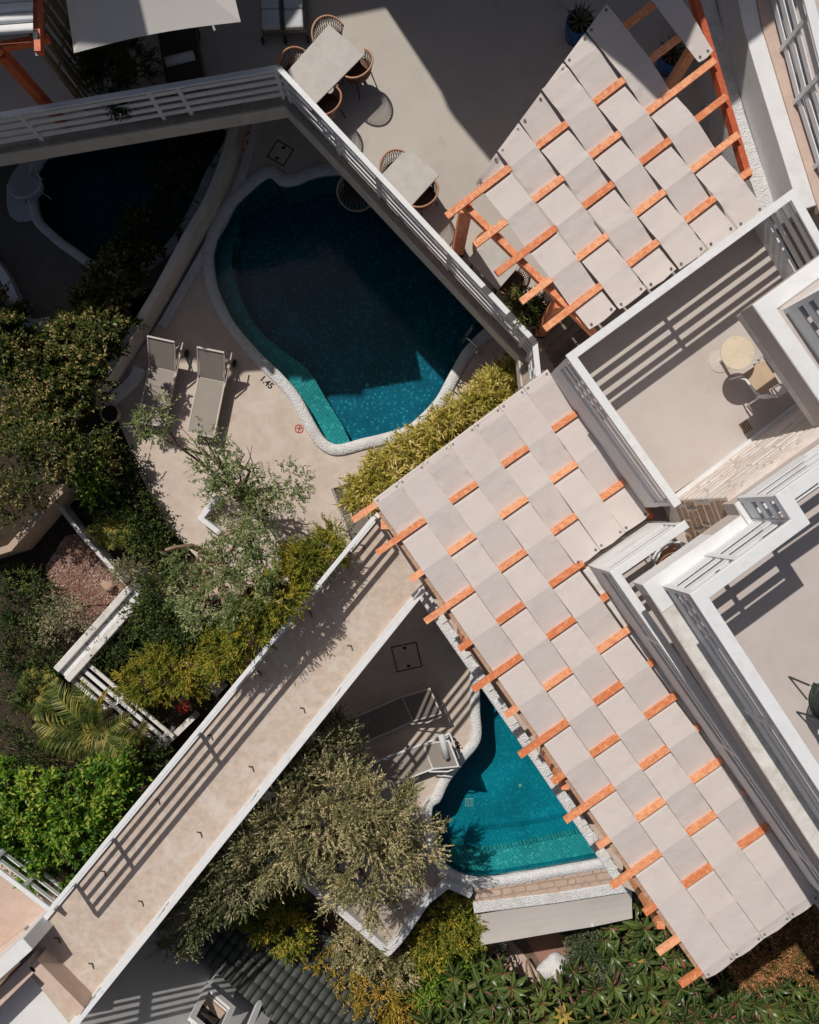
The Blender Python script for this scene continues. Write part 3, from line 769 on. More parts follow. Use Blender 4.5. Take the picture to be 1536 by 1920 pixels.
# ------------------------------------------------------------------ woven shade pergolas
grommet_grey = M('grommet_metal', (0.12, 0.12, 0.13), 0.5, 0.1, 8, bump=0)
def pergola(name, label, sdir, bdir, zc, beams, strips, bh=0.075, bw=0.11, edge=None, posts=(), floor_z=ZT, gap=0.018, seed=1):
    """sdir / bdir: picture directions of strips and beams; beams: (u, v0, v1); strips: (v_left(u), v_right(u), u0, u1, parity)"""
    r = random.Random(seed)
    def uv(u, v, z):      # (u, v) are measured in pixels of the photograph on the canopy plane zc
        x = sdir[0]*u + bdir[0]*v; y = sdir[1]*u + bdir[1]*v
        w = W(x, y, zc); return Vector((w.x, w.y, z))
    t = thing(name, label, 'pergola', uv(beams[len(beams)//2][0], 150, floor_z))
    for u, v0, v1 in beams:
        a = uv(u, v0, zc); b = uv(u, v1, zc); d = (b - a).normalized(); sd = d.cross(Vector((0, 0, 1)))
        # beam with a chamfered outer end
        vs = []
        for p, zt, zb in ((a, zc+bh/2-0.0, zc+bh/2-0.07), (a + d*0.07, zc+bh/2, zc-bh/2), (b, zc+bh/2, zc-bh/2)):
            for s in (-1, 1):
                vs.append(p + sd*(s*bw/2) + Vector((0, 0, zt - zc))); vs.append(p + sd*(s*bw/2) + Vector((0, 0, zb - zc)))
        fs = []
        for i in range(2):
            o = i*4; q = (i+1)*4
            fs += [(o, q, q+2, o+2), (o+1, o+3, q+3, q+1), (o, o+1, q+1, q), (o+2, q+2, q+3, o+3)]
        fs += [(0, 2, 3, 1), (8, 9, 11, 10)]
        MB().add(vs, fs).build('beam', wood, t)
    us = [b[0] for b in beams]
    for si, (vl, vr, u0f, u1, par, wave) in enumerate(strips):
        u0 = u0f((vl(800) + vr(800))/2)
        # heights of the strip at each beam
        kn = [(u0, None)]
        for i, u in enumerate(us):
            if u0 + 6 < u < u1 - 6:
                over = (i + par) % 2 == 0 or i >= 13 or i == 0
                kn.append((u, over))
        kn.append((u1, None))
        hz = []
        for j, (u, ov) in enumerate(kn):
            if ov is None:
                nb = kn[1][1] if j == 0 else kn[-2][1]
                hz.append(zc + (0.03 if nb is not None else 0.05))
            else:
                hz.append(zc + (bh/2 + 0.010 if ov else -bh/2 - 0.006))
        samples = []
        for j in range(len(kn) - 1):
            falls = hz[j] > hz[j+1]
            for tt in (0, 0.18, 0.4, 0.6, 0.82):
                # the strip lies almost flat and dips only close to the beam it passes under
                e = 0.5
                if falls: s = tt
                else: s = 1 - e*(1-tt)/0.82 if tt >= 0.18 else 0
                samples.append((kn[j][0] + (kn[j+1][0]-kn[j][0])*tt, hz[j] + (hz[j+1]-hz[j])*s - 0.002*math.sin(math.pi*tt)))
        samples.append((kn[-1][0], hz[-1]))
        vs = []; NA = 5
        g = gap * F / (H - zc)
        jl = [r.uniform(-1, 1)*wave for _ in samples]
        for k, (u, z) in enumerate(samples):
            l = vl(u) + g*0.5; rr = vr(u) - g*0.5
            for a in range(NA):
                f = a/(NA-1)
                vv = l + (rr-l)*f; uu = u
                if u < kn[1][0]:
                    s0 = u0f(vv); uu = s0 + (kn[1][0]-s0)*(u-u0)/(kn[1][0]-u0)
                if k == len(samples)-1: uu = u + 4*math.sin(f*math.pi)*0.6 + r.uniform(-.6, .6)
                vs.append(uv(uu, l + (rr-l)*f, z + jl[k]*0.01*(1 if a in (0, NA-1) else 0.3)))
        fs = []
        for k in range(len(samples)-1):
            for a in range(NA-1):
                fs.append((k*NA+a, k*NA+a+1, (k+1)*NA+a+1, (k+1)*NA+a))
        o = MB().add(vs, fs).build('canopy_strip', canvas, t)
        md = o.modifiers.new('cloth', 'SOLIDIFY'); md.thickness = 0.004
        for uend, du, zz in ((u0, 7, hz[0]), (u1, -6, hz[-1])):
            for vv in (vl(uend)+g+6, vr(uend)-g-6):
                c = uv((u0f(vv) if uend == u0 else uend)+du, vv, zz+0.012)
                MB().lathe(c, [(0.022, -0.004), (0.022, 0.005), (0.010, 0.005), (0.010, -0.004)], 10, False, False).build('grommet', grommet_grey, o)
    for (a, b, z, w, h, mt) in (edge or ()):
        pa = W(a[0], a[1], z); pb = W(b[0], b[1], z)
        MB().bar(pa, pb, w, h).build('edge_beam', mt, t)
    for px, py, zt, w in posts:
        c = W(px, py, zt)
        o = MB().box(c.x-w/2, c.y-w/2, floor_z, c.x+w/2, c.y+w/2, zt).build('post', wood, t, bevel=0.008)
        MB().box(c.x-w/2-0.006, c.y-w/2-0.006, floor_z, c.x+w/2+0.006, c.y+w/2+0.006, floor_z+0.12).build('post_shoe', black_metal, o)
    return t

ZP1 = 6.15
S1 = (0.61, 0.792); Bd1 = (0.792, -0.61)
beams1 = [(755, 850, 1010), (833, 415, 985), (908, 424, 990), (975, 424, 970), (1045, 428, 944), (1112, 432, 915)]
beams1 = [(755, 870, 1010), (833, 415, 1000), (908, 424, 992), (975, 424, 968), (1045, 428, 942), (1112, 432, 920)]
ed1 = [496, 563, 630, 698, 765, 832, 897]
st1 = []
for i in range(6):
    mid = (ed1[i]+ed1[i+1])/2
    u0 = (lambda v: 705 + (881 - v)*0.286)
    u1 = 1163 + (mid-502)*0.065
    st1.append((lambda u, a=ed1[i]: a, lambda u, a=ed1[i+1]: a, u0, u1, i % 2, 1.0))
# separate short strip at the top right
st1.append((lambda u: 962, lambda u: 1012 - max(0, u-800)*0.12, lambda v: 700, 893, 1, 1.0))
pergola('woven_pergola', 'upper orange timber pergola with woven pale canvas strips over the dining terrace', S1, Bd1, ZP1, beams1, st1,
        edge=[((868,383),(1118,630), ZP1-0.16, 0.10, 0.14, wood), ((1296,-20),(1402,335), ZP1-0.16, 0.10, 0.16, red_wood)],
        posts=[(874,388,ZP1-0.2,0.20),(1052,566,ZP1-0.2,0.20),(1318,60,ZP1-0.2,0.16)], floor_z=ZT, gap=0.035, seed=2)

ZP2 = 5.3
S2 = (0.575, 0.818); Bd2 = (0.818, -0.575)
ub = [1179, 1255, 1332, 1412, 1491, 1568, 1643, 1719, 1795, 1868, 1943, 2019, 2095, 2170, 2244]
vr_ = []
for i, u in enumerate(ub):
    v0 = -18 if i % 2 else 4
    if i == 0: v0 = -20
    if i > 12: v0 = -18
    v1 = 438 if u < 1480 else (290 if i % 2 else 288)
    vr_.append((u, v0, v1))
top = [33, 91, 150, 209, 268, 327, 384, 441]; bot = [30, 94, 157, 221, 286]
def ev(i):
    if i < 4: return lambda u, a=top[i], b=bot[i]: a + (b-a)*(u-1200)/900.0
    if i == 4: return lambda u: 268 + (286-268)*(u-1200)/900.0 * (1.0)
    return lambda u, a=top[i]: a
st2 = []
for i in range(7):
    u0 = lambda v: 1170 - v*0.03
    u1 = 2262 - i*0.5 if i < 4 else 1491 - (i-4)*0.5
    st2.append((ev(i), ev(i+1), u0, u1, i % 2, 0.5))
pergola('woven_pergola', 'long orange timber pergola with woven pale canvas strips beside the teal pool', S2, Bd2, ZP2, vr_, st2,
        edge=[((709,957),(1320,1832), ZP2-0.13, 0.06, 0.12, wood_pale), ((1094,1062),(1530,1668), ZP2-0.15, 0.08, 0.14, wood), ((1030,722),(1222,972), ZP2-0.15, 0.08, 0.14, red_wood)],
        posts=[(722,985,ZP2-0.2,0.14),(880,1214,ZP2-0.2,0.14),(1060,1474,ZP2-0.2,0.14),(1240,1735,ZP2-0.2,0.14)], floor_z=ZW, gap=0.007, seed=4)
# ------------------------------------------------------------------ furniture builders
def disc(m, c, r, z, n=24): m.lathe((c[0], c[1], 0), [(0.001, z), (r, z)], n, False, False)

def make_dining_chair(label, group):
    t = thing('dining_chair', label, 'chair', (0, 0, 0), 0, group)
    MB().lathe((0, 0.02, 0.40), [(0.20, 0), (0.245, 0.02), (0.25, 0.05), (0.20, 0.065), (0.0, 0.06)], 20, False).build('seat', rattan_dark, t, smooth=True, world=False)
    def arc(rad, z, a0, a1, k=18, cy=0.0, lean=0.0):
        return [Vector((rad*math.cos(math.radians(a0 + (a1-a0)*i/k)), cy + rad*0.95*math.sin(math.radians(a0 + (a1-a0)*i/k)), z + lean*(-math.sin(math.radians(a0 + (a1-a0)*i/k))))) for i in range(k+1)]
    top = arc(0.31, 0.70, 180-12, 372, 22, 0.0, 0.11)
    low = arc(0.25, 0.46, 180-12, 372, 22)
    MB().tube(top, 0.018, 7).build('back_frame', rattan, t, smooth=True, world=False)
    MB().tube(low, 0.012, 6).build('seat_ring', rattan_dark, t, smooth=True, world=False)
    m = MB()
    for i in range(23):
        m.tube([low[i], low[i].lerp(top[min(22, i+1)], 0.5) + Vector((0, -0.012, 0)), top[min(22, i+1)]], 0.006, 4)
        m.tube([low[i], low[i].lerp(top[max(0, i-1)], 0.5) + Vector((0, -0.012, 0)), top[max(0, i-1)]], 0.006, 4)
    m.build('backrest', rattan_dark, t, world=False)
    for sx in (-1, 1):
        for sy in (-1, 1):
            MB().tube([(sx*0.17, sy*0.16, 0.42), (sx*0.22, sy*0.22, 0.0)], [0.014, 0.010], 6).build('leg', black_metal, t, world=False)
    return t
chair0 = make_dining_chair('x', 'woven dining chairs on the terrace')
chair_used = [False]
def dining_chair(px, py, dx, dy, label):
    """px, py: middle of the top of the backrest; (dx, dy): picture direction the chair faces"""
    o = chair0 if not chair_used[0] else copy_tree(chair0)
    chair_used[0] = True
    d = Vector((dx, -dy)).normalized()
    b = W(px, py, ZT+0.8)
    o.location = (b.x + d.x*0.30, b.y + d.y*0.30, ZT)
    o.rotation_euler = (0, 0, math.atan2(-d.x, d.y))
    o['label'] = label; return o

def stone_table(corners, label):
    zt = ZT + 0.75
    pts = ccw(PP(corners, zt)); c = Vector((sum(p[0] for p in pts)/4, sum(p[1] for p in pts)/4, ZT))
    t = thing('dining_table', label, 'table', c)
    MB().prism(pts, zt-0.035, zt).build('table_top', stone_top, t, bevel=0.008)
    MB().prism(offset_line(pts, 0.06, closed=True), zt-0.07, zt-0.036).build('apron', black_metal, t)
    for p in offset_line(pts, 0.07, closed=True):
        MB().box(p[0]-0.02, p[1]-0.02, ZT, p[0]+0.02, p[1]+0.02, zt-0.07).build('leg', black_metal, t)
stone_table([(617,45),(683,103),(590,197),(533,140)], 'larger grey stone topped dining table at the bend of the railing')
stone_table([(765,275),(824,328),(770,388),(715,328)], 'square grey stone topped table in full sun beside the diagonal railing')
stone_table([(878,486),(917,439),(976,496),(934,544)], 'square grey table half under the upper canopy')
dining_chair(594, 38, 0.72, 0.70, 'woven dining chair at the top corner of the larger table')
dining_chair(532, 97, 0.72, 0.70, 'woven dining chair left of the larger table, next to the railing bend')
dining_chair(691, 133, -0.75, -0.66, 'woven dining chair on the right side of the larger table')
dining_chair(632, 203, -0.75, -0.66, 'woven dining chair below the larger table, touching the railing')
dining_chair(722, 290, 0.72, 0.70, 'woven dining chair at the upper left of the sunlit square table')
dining_chair(814, 376, -0.75, -0.66, 'woven dining chair at the lower right of the sunlit square table')
dining_chair(897, 440, 0.72, 0.70, 'woven dining chair behind the orange post at the canopy table')
dining_chair(986, 541, -0.75, -0.66, 'dark woven dining chair in the canopy shade beside the potted shrub')

def make_lounger(label, slm, frm, group, angle=38, towel=False):
    t = thing('sun_lounger', label, 'sun lounger', (0, 0, 0), 0, group)
    hw = 0.31
    m = MB()
    for s in (-1, 1): m.bar((s*hw, -1.0, 0.33), (s*hw, 0.95, 0.33), 0.035, 0.05)
    for y in (-1.0, 0.30, 0.95): m.bar((-hw, y, 0.33), (hw, y, 0.33), 0.035, 0.045)
    m.build('frame', frm, t, world=False)
    MB().box(-hw+0.02, -0.985, 0.335, hw-0.02, 0.29, 0.347).build('sling', slm, t, world=False)
    a = math.radians(angle); L = 0.78
    y1 = 0.30 + L*math.cos(a); z1 = 0.36 + L*math.sin(a)
    b = MB()
    for s in (-1, 1): b.bar((s*(hw-0.005), 0.30, 0.36), (s*(hw-0.005), y1, z1), 0.03, 0.035)
    b.bar((-hw, y1, z1), (hw, y1, z1), 0.04, 0.05)
    o = b.build('backrest_frame', frm, t, world=False)
    nz = Vector((0, -math.sin(a), math.cos(a)))
    p0 = Vector((0, 0.31, 0.36)); p1 = Vector((0, y1-0.03, z1-0.02))
    MB().bar(p0, p1, 2*hw-0.07, 0.012, up=nz).build('backrest_sling', slm, o, world=False)
    st = MB()
    for s in (-1, 1): st.bar((s*(hw-0.06), 0.90, 0.34), (s*(hw-0.06), 0.30 + 0.5*math.cos(a), 0.36 + 0.5*math.sin(a)), 0.02, 0.02)
    st.build('support_strut', frm, t, world=False)
    for s in (-1, 1):
        for y in (-0.82, 0.72):
            MB().bar((s*hw, y, 0.32), (s*hw, y + (0.05 if y > 0 else -0.05), 0.0), 0.035, 0.04, up=(0, 1, 0)).build('leg', frm, t, world=False)
    w = MB().tube([(hw+0.05, 0.80, 0.09), (hw+0.09, 0.80, 0.09)], 0.09, 14); w.build('wheel', black_metal, t, world=False)
    # side arm that folds out next to the backrest
    MB().tube([(hw+0.03, 0.2, 0.36), (hw+0.10, 0.62, 0.62), (hw+0.10, 0.95, 0.62)], 0.018, 6).build('armrest', frm, t, world=False)
    return t
def put(t, foot, head, z):
    f = W(*foot, z+0.35); h = W(*head, z+0.5); d = (h - f); d.z = 0; d.normalize()
    t.location = (f.x + d.x*1.0, f.y + d.y*1.0, z); t.rotation_euler = (0, 0, math.atan2(-d.x, d.y))
l2 = make_lounger('taupe sling sun lounger in full sun beside the curved pool', sling, taupe, 'sling sun loungers on the pool decks', 42)
put(l2, (376, 815), (402, 668), 0)
l1 = copy_tree(l2); l1['label'] = 'taupe sling sun lounger in dappled shade against the curving wall'; put(l1, (283, 795), (312, 642), 0)
l3 = make_lounger('dark grey sling lounger in the shade of the raised walkway', grey_sling, taupe, 'sling sun loungers on the pool decks', 30)
put(l3, (668, 1372), (805, 1314), 0)
l4 = make_lounger('striped by shadows, taupe lounger with rolled towel near the teal pool', sling, white_metal, 'sling sun loungers on the pool decks', 40)
put(l4, (704, 1456), (838, 1408), 0)
l5 = copy_tree(l3); l5['label'] = 'grey lounger mostly hidden under the corner of the long canopy'; put(l5, (700, 1060), (665, 960), 0)
# rolled towel on the striped lounger
tw = MB(); q = W(834, 1398, 0.82)
tw.tube([q + Vector((-0.08, 0.25, 0)), q + Vector((0.05, -0.28, 0))], 0.075, 12)
tag(tw.build('rolled_towel', cushion, smooth=True), 'rolled pale towel on the head of the striped lounger', 'towel')

# cushioned loungers at the top edge of the terrace
def cushion_lounger(px, label):
    c = W(px, 18, ZT+0.4)
    t = thing('cushion_lounger', label, 'sun lounger', (c.x, c.y, ZT), math.radians(3), 'cushioned loungers at the top edge')
    MB().box(-0.19, -0.32, 0.22, 0.19, 1.6, 0.30).build('frame', dark_wood, t, world=False)
    for y0, y1 in ((-0.33, 0.02), (0.03, 0.55), (0.56, 1.1), (1.11, 1.6)):
        MB().box(-0.17, y0, 0.30, 0.17, y1, 0.40).build('cushion', cushion, t, world=False, bevel=0.035)
    for s in (-1, 1):
        for y in (-0.27, 1.5):
            MB().box(s*0.17-0.02, y-0.02, 0.06, s*0.17+0.02, y+0.02, 0.22).build('leg', dark_wood, t, world=False)
        MB().tube([(s*0.21-0.02, -0.36, 0.06), (s*0.21+0.02, -0.36, 0.06)], 0.06, 12).build('wheel', black_metal, t, world=False)
cushion_lounger(506, 'left of the two pale cushioned loungers at the top edge')
cushion_lounger(550, 'right of the two pale cushioned loungers at the top edge, with sun patches')
# dark daybed under the umbrella
c = W(340, 118, ZT+0.35)
t = thing('daybed', 'dark daybed with a roll cushion under the big parasol', 'daybed', (c.x, c.y, ZT), math.radians(10))
MB().box(-0.36, -0.4, 0.1, 0.36, 1.2, 0.24).build('base', dark_wood, t, world=False)
MB().box(-0.34, -0.38, 0.24, 0.34, 1.18, 0.36).build('mattress', dark_cushion, t, world=False, bevel=0.03)
MB().tube([(-0.27, 0.02, 0.42), (0.27, 0.06, 0.42)], [0.085, 0.085], 14).build('roll_cushion', cushion, t, world=False, smooth=True)
for sx in (-1, 1):
    for y in (-0.35, 1.15): MB().box(sx*0.32-0.03, y-0.03, 0, sx*0.32+0.03, y+0.03, 0.1).build('leg', dark_wood, t, world=False)

# square parasol
c = W(266, -86, 6.0)
t = thing('parasol', 'big square off white parasol at the top left, half in shade', 'parasol', (c.x, c.y, ZT), math.radians(10.6))
hs = 1.36
pc = M('parasol_canvas', (0.66, 0.64, 0.61), 0.85, 0.03, 2, bump=0.05, bscale=90, translucent=0.15)
cor = [(-hs,-hs),(hs,-hs),(hs,hs),(-hs,hs)]
for k in range(4):
    a = cor[k]; b = cor[(k+1) % 4]; vs = []; fs = []; NR, NS = 8, 10
    for i in range(NR+1):
        f = i/NR
        for j in range(NS+1):
            g = j/NS; x = (a[0]+(b[0]-a[0])*g)*f; y = (a[1]+(b[1]-a[1])*g)*f
            sag = 0.10*math.sin(math.pi*g)*f*f; inn = 1 - 0.035*math.sin(math.pi*g)*f
            vs.append((x*inn, y*inn, 2.95 - 0.65*f - 0.05*math.sin(math.pi*f) + sag*0.3))
    for i in range(NR):
        for j in range(NS):
            fs.append((i*(NS+1)+j, (i+1)*(NS+1)+j, (i+1)*(NS+1)+j+1, i*(NS+1)+j+1))
    MB().add(vs, fs).build('canopy_panel', pc, t, world=False, smooth=True)
    MB().bar((0, 0, 2.86), (a[0]*0.98, a[1]*0.98, 2.26), 0.03, 0.03).build('rib', dark_wood, t, world=False)
MB().tube([(0, 0, 0), (0, 0, 3.02)], 0.03, 10).build('pole', dark_wood, t, world=False)
MB().lathe((0, 0, 0), [(0.35, 0), (0.35, 0.06), (0.06, 0.12), (0.05, 0.3)], 20).build('base', black_metal, t, world=False)
MB().tube([(hs*0.66, -hs*0.93, 2.32), (hs*0.68, -hs*1.03, 2.27)], 0.02, 6).build('strap', pc, t, world=False)

# small red pergola in the top left corner
t = thing('red_pergola', 'red timber pergola corner with striped white canvas at the top left', 'pergola', W(85, 195, ZT))
MB().bar(W(70,-40,6.2), W(74,100,6.2), 0.10, 0.14).build('beam', red_wood, t)
MB().bar(W(-60,100,6.05), W(92,72,6.05), 0.10, 0.14).build('beam', red_wood, t)
MB().bar(W(-40,128,6.1), W(2,92,6.1), 0.08, 0.12).build('beam', red_wood, t)
q = W(2,100,6.0); MB().box(q.x-0.08, q.y-0.08, ZT, q.x+0.08, q.y+0.08, 6.0).build('post', red_wood, t)
MB().bar(W(66,58,6.32), W(72,104,6.1), 0.06, 0.06).build('bracket', white, t)
for k in range(4):
    vs = []; fs = []
    for i in range(7):
        for j in range(5):
            y = 66 - 20*k - j*4.6 - (i-3)*1.6; w = W(-70 + i*22, y, 6.35 + 0.05*math.sin(math.pi*j/4))
            vs.append(w)
    for i in range(6):
        for j in range(4): fs.append((i*5+j, (i+1)*5+j, (i+1)*5+j+1, i*5+j+1))
    MB().add(vs, fs).build('canopy_strip', white, t, smooth=True)
# reed screen
t = thing('reed_screen', 'brown upright reed screen between the red pergola and the parasol', 'screen', W(175, 160, ZT))
for k in range(15):
    b = W(160 + k*1.9, 205 - k*11, ZT); r = random.Random(k)
    MB().tube([b, b + Vector((r.uniform(-.04,.04), r.uniform(-.04,.04), 2.1 + r.uniform(-.1,.1)))], 0.035, 6).build('reed', reed, t)
for z in (0.4, 1.2, 1.9):
    a = W(160, 205, ZT); b = W(187, 51, ZT)
    MB().bar((a.x, a.y, ZT+z), (b.x, b.y, ZT+z), 0.03, 0.03).build('crossbar', reed, t)

# hatches in the decks
for pts, lb in (([(520,262),(552,280),(532,312),(500,294)], 'dark square access hatch in the shaded deck above the large pool'), ([(733,1213),(781,1203),(792,1250),(744,1261)], 'square access hatch in the shaded deck beside the walkway')):
    q = ccw(PP(pts, 0.0)); c = Vector((sum(p[0] for p in q)/4, sum(p[1] for p in q)/4, 0))
    t = thing('access_hatch', lb, 'hatch', c)
    MB().prism(q, 0.002, 0.008, holes=[offset_line(q, 0.025, closed=True)]).build('frame', black_metal, t)
    MB().prism(offset_line(q, 0.027, closed=True), 0.002, 0.006).build('cover', concrete, t)
    for i, s in ((0, 0.5), (2, 0.5)):
        a = Vector(offset_line(q, 0.09, closed=True)[i]); b = Vector(offset_line(q, 0.09, closed=True)[(i+1) % 4]); mm = a.lerp(b, s)
        MB().box(mm.x-0.04, mm.y-0.03, 0.006, mm.x+0.04, mm.y+0.03, 0.012).build('handle', black_metal, t)

# pool ladder
t = thing('pool_ladder', 'chrome pool ladder rails on the right edge of the large pool', 'ladder', W(906, 622, 0))
for px, py in ((918, 628), (896, 660)):
    a = W(px, py, 0.05); d = Vector((-0.72, 0.55, 0)).normalized()
    pts = [a + d*x + Vector((0, 0, z)) for x, z in ((0,0),(0,0.28),(0.05,0.42),(0.15,0.5),(0.30,0.5),(0.42,0.42),(0.46,0.25),(0.46,-0.5))]
    MB().tube(pts, 0.021, 8).build('rail', chrome, t, smooth=True)
    MB().lathe(a, [(0.06, -0.04), (0.06, 0.0), (0.02, 0.02)], 14).build('flange', chrome, t)
a = W(918, 628, 0.05) + Vector((-0.72, 0.55, 0)).normalized()*0.46; b = W(896, 660, 0.05) + Vector((-0.72, 0.55, 0)).normalized()*0.46
for z in (-0.25, -0.5): MB().bar((a.x, a.y, z), (b.x, b.y, z), 0.08, 0.03).build('tread', chrome, t)

# depth figures and no diving sign painted on the decks
def text(s, px, py, ang, size, z, label, mat):
    cu = bpy.data.curves.new('t', 'FONT'); cu.body = s; cu.size = size; cu.align_x = 'CENTER'; cu.align_y = 'CENTER'; cu.extrude = 0.001; cu.offset = 0.006
    tmp = bpy.data.objects.new('t', cu); COL.objects.link(tmp)
    bpy.context.view_layer.update()
    me = bpy.data.meshes.new_from_object(tmp); bpy.data.objects.remove(tmp)
    o = link_mesh('depth_figures', me, mat); o.location = W(px, py, z); o.rotation_euler = (0, 0, math.radians(ang))
    tag(o, label, 'marking'); return o
text('1.45', 500, 717, -42, 0.21, 0.004, 'black painted depth figures 1.45 left of the large pool', black_paint)
text('1.45', 860, 728, 58, 0.21, 0.004, 'black painted depth figures 1.45 between the large pool and the bamboo hedge', black_paint)
text('1.45', 861, 1402, 125, 0.20, 0.004, 'black painted depth figures 1.45 beside the teal pool', black_paint)
c = W(561, 804, 0.004)
t = thing('no_diving_sign', 'round red no diving sign painted on the deck by the pool', 'sign', c)
MB().lathe((0,0,0), [(0.105, 0), (0.105, 0.002), (0.082, 0.002), (0.082, 0)], 28, False, False).build('ring', red_paint, t, world=False)
MB().bar((-0.02, -0.085, 0.002), (0.02, 0.085, 0.002), 0.02, 0.003).build('slash', red_paint, t, world=False)
m = MB(); m.tube([(-0.06, 0.0, 0.002), (-0.02, 0.02, 0.002), (0.02, -0.01, 0.002), (0.06, 0.005, 0.002)], 0.008, 5); m.lathe((0.045, 0.03, 0), [(0.015, 0), (0.015, 0.003)], 10)
m.build('swimmer', black_paint, t, world=False)

# hanging basket chair beside the pool, under the terrace edge
c = W(668, 350, 1.0)
t = thing('basket_chair', 'round wicker basket chair at the pool edge below the railing', 'chair', (c.x, c.y, 0))
ring = [Vector((0.42*math.cos(2*math.pi*k/28), -0.12 + 0.30*math.sin(2*math.pi*k/28), 1.0 + 0.33*math.sin(2*math.pi*k/28))) for k in range(28)]
MB().tube(ring, 0.025, 7, closed=True).build('rim', wicker, t, world=False, smooth=True)
m = MB(); apex = Vector((0.0, 0.55, 0.75))
for k in range(28):
    p = ring[k]; m.tube([p, p.lerp(apex, 0.5) + Vector((0, 0.14, -0.16)), apex], 0.013, 5)
for f in (0.25, 0.5, 0.75):
    m.tube([p.lerp(apex, f) + Vector((0, 0.14, -0.16))*(4*f*(1-f)) for p in ring], 0.012, 5, closed=True)
m.build('weave', wicker, t, world=False)
MB().lathe((0, 0.05, 0.66), [(0.0, 0.0), (0.28, 0.03), (0.32, 0.10), (0.2, 0.14), (0, 0.14)], 18, False, False).build('cushion', dark_cushion, t, world=False, smooth=True)
MB().tube([(0, 0.55, 0), (0, 0.68, 1.2), (0, 0.4, 1.95), (0, 0.15, 1.9)], 0.03, 8).build('stand', black_metal, t, world=False)
# white wire chair in the dark court
c = W(52, 345, 0.5)
t = thing('wire_chair', 'white wire lounge chair on a pale mat in the dark court', 'chair', (c.x, c.y, 0), math.radians(200))
m = MB()
for k in range(17):
    a = math.radians(-20 + 220*k/16)
    p = Vector((0.38*math.cos(a), 0.30*math.sin(a)+0.1, 0.75)); m.tube([(0.05*math.cos(a), -0.05, 0.32), p*0.7 + Vector((0, 0, -0.22)), p], 0.012, 5)
m.tube([Vector((0.38*math.cos(math.radians(-20+220*k/16)), 0.30*math.sin(math.radians(-20+220*k/16))+0.1, 0.75)) for k in range(17)], 0.018, 6)
m.build('shell', white_metal, t, world=False)
MB().lathe((0, 0.02, 0.30), [(0.0, 0), (0.26, 0), (0.26, 0.05), (0, 0.06)], 16).build('seat', cushion, t, world=False)
for sx in (-1, 1):
    for sy in (-1, 1): MB().tube([(sx*0.18, sy*0.18, 0.30), (sx*0.25, sy*0.25, 0)], 0.012, 6).build('leg', white_metal, t, world=False)
mt = MB().prism(ribbon(PP(catmull([(70,300),(35,345),(35,395),(60,395)], 4, closed=False), 0.01), 0.22, 0.22), 0.002, 0.05).build('floor_mat', cushion); tag(mt, 'pale curved mat under the white wire chair', 'mat')

# ------------------------------------------------------------------ timber steps beside the upper canopy
t = thing('timber_steps', 'dark slatted timber steps at the lower corner of the upper canopy', 'steps', W(1050, 650, ZT-0.1))
for k in range(8):
    x, y = 1002 + k*10.5, 622 + k*11.0
    a = (x + (0 if k < 2 else -(k-1)*3.2), y + (0 if k < 2 else (k-1)*3.6)); L = 92
    MB().bar(W(a[0], a[1], ZT+0.03), W(a[0]+L*0.74, a[1]-L*0.67, ZT+0.03), 0.125, 0.04).build('plank', dark_wood, t)

# ------------------------------------------------------------------ balcony furniture
c = W(1383, 661, ZB+0.72)
t = thing('bistro_table', 'round cream marble bistro table on the balcony', 'table', (c.x, c.y, ZB))
MB().lathe((0,0,0.69), [(0.0, 0), (0.255, 0), (0.262, 0.012), (0.262, 0.028), (0.0, 0.03)], 40, False, False).build('table_top', marble, t, world=False)
MB().tube([(0,0,0.02), (0,0,0.69)], 0.028, 10).build('column', white_metal, t, world=False)
MB().lathe((-0.0,0.0,0), [(0.19, 0), (0.19, 0.012), (0.03, 0.03)], 30).build('base', taupe, t, world=False)
def metal_chair(label, px, py, face, z, mt, sm, slats=6, grp=None):
    c = W(px, py, z+0.44); d = Vector((face[0], -face[1])).normalized()
    t = thing('metal_armchair', label, 'chair', (c.x, c.y, z), math.atan2(-d.x, d.y), grp)
    MB().box(-0.21, -0.20, 0.42, 0.21, 0.24, 0.45).build('seat', sm, t, world=False, bevel=0.03)
    for sx in (-1, 1):
        for y, yb in ((0.22, 0.25), (-0.22, -0.27)):
            MB().tube([(sx*0.21, y, 0.43), (sx*0.24, yb, 0)], 0.014, 6).build('leg', mt, t, world=False)
    def arcp(rad, z, k, a0=190, a1=350): return [Vector((rad*math.cos(math.radians(a0+(a1-a0)*i/k)), -0.02+rad*math.sin(math.radians(a0+(a1-a0)*i/k)), z)) for i in range(k+1)]
    arm = [Vector((-0.29, 0.16, 0.63))] + arcp(0.29, 0.66, 14, 185, 355) + [Vector((0.29, 0.16, 0.63))]
    m = MB(); m.tube(arm, 0.017, 7); 
    for s in (-1, 1): m.tube([(s*0.29, 0.16, 0.63), (s*0.27, 0.20, 0.44)], 0.014, 6)
    m.build('armrest', mt, t, world=False, smooth=True)
    tp = arcp(0.30, 0.86, 12, 215, 325)
    MB().tube([arcp(0.29, 0.5, 12, 215, 325)[0]] + tp + [arcp(0.29, 0.5, 12, 215, 325)[-1]], 0.016, 7).build('back_frame', mt, t, world=False, smooth=True)
    for k in range(slats):
        zz = 0.54 + 0.05*k
        MB().tube(arcp(0.295, zz, 8, 217, 323), 0.012, 5).build('slat', mt, t, world=False)
    return t
seat_beige = M('beige_seat', (0.52, 0.40, 0.28), 0.85, 0.08, 6, bump=0.1)
metal_chair('white metal armchair with beige seat below the round table', 1428, 712, (-0.55, -0.83), ZB, white_metal, seat_beige, grp='white metal balcony chairs')
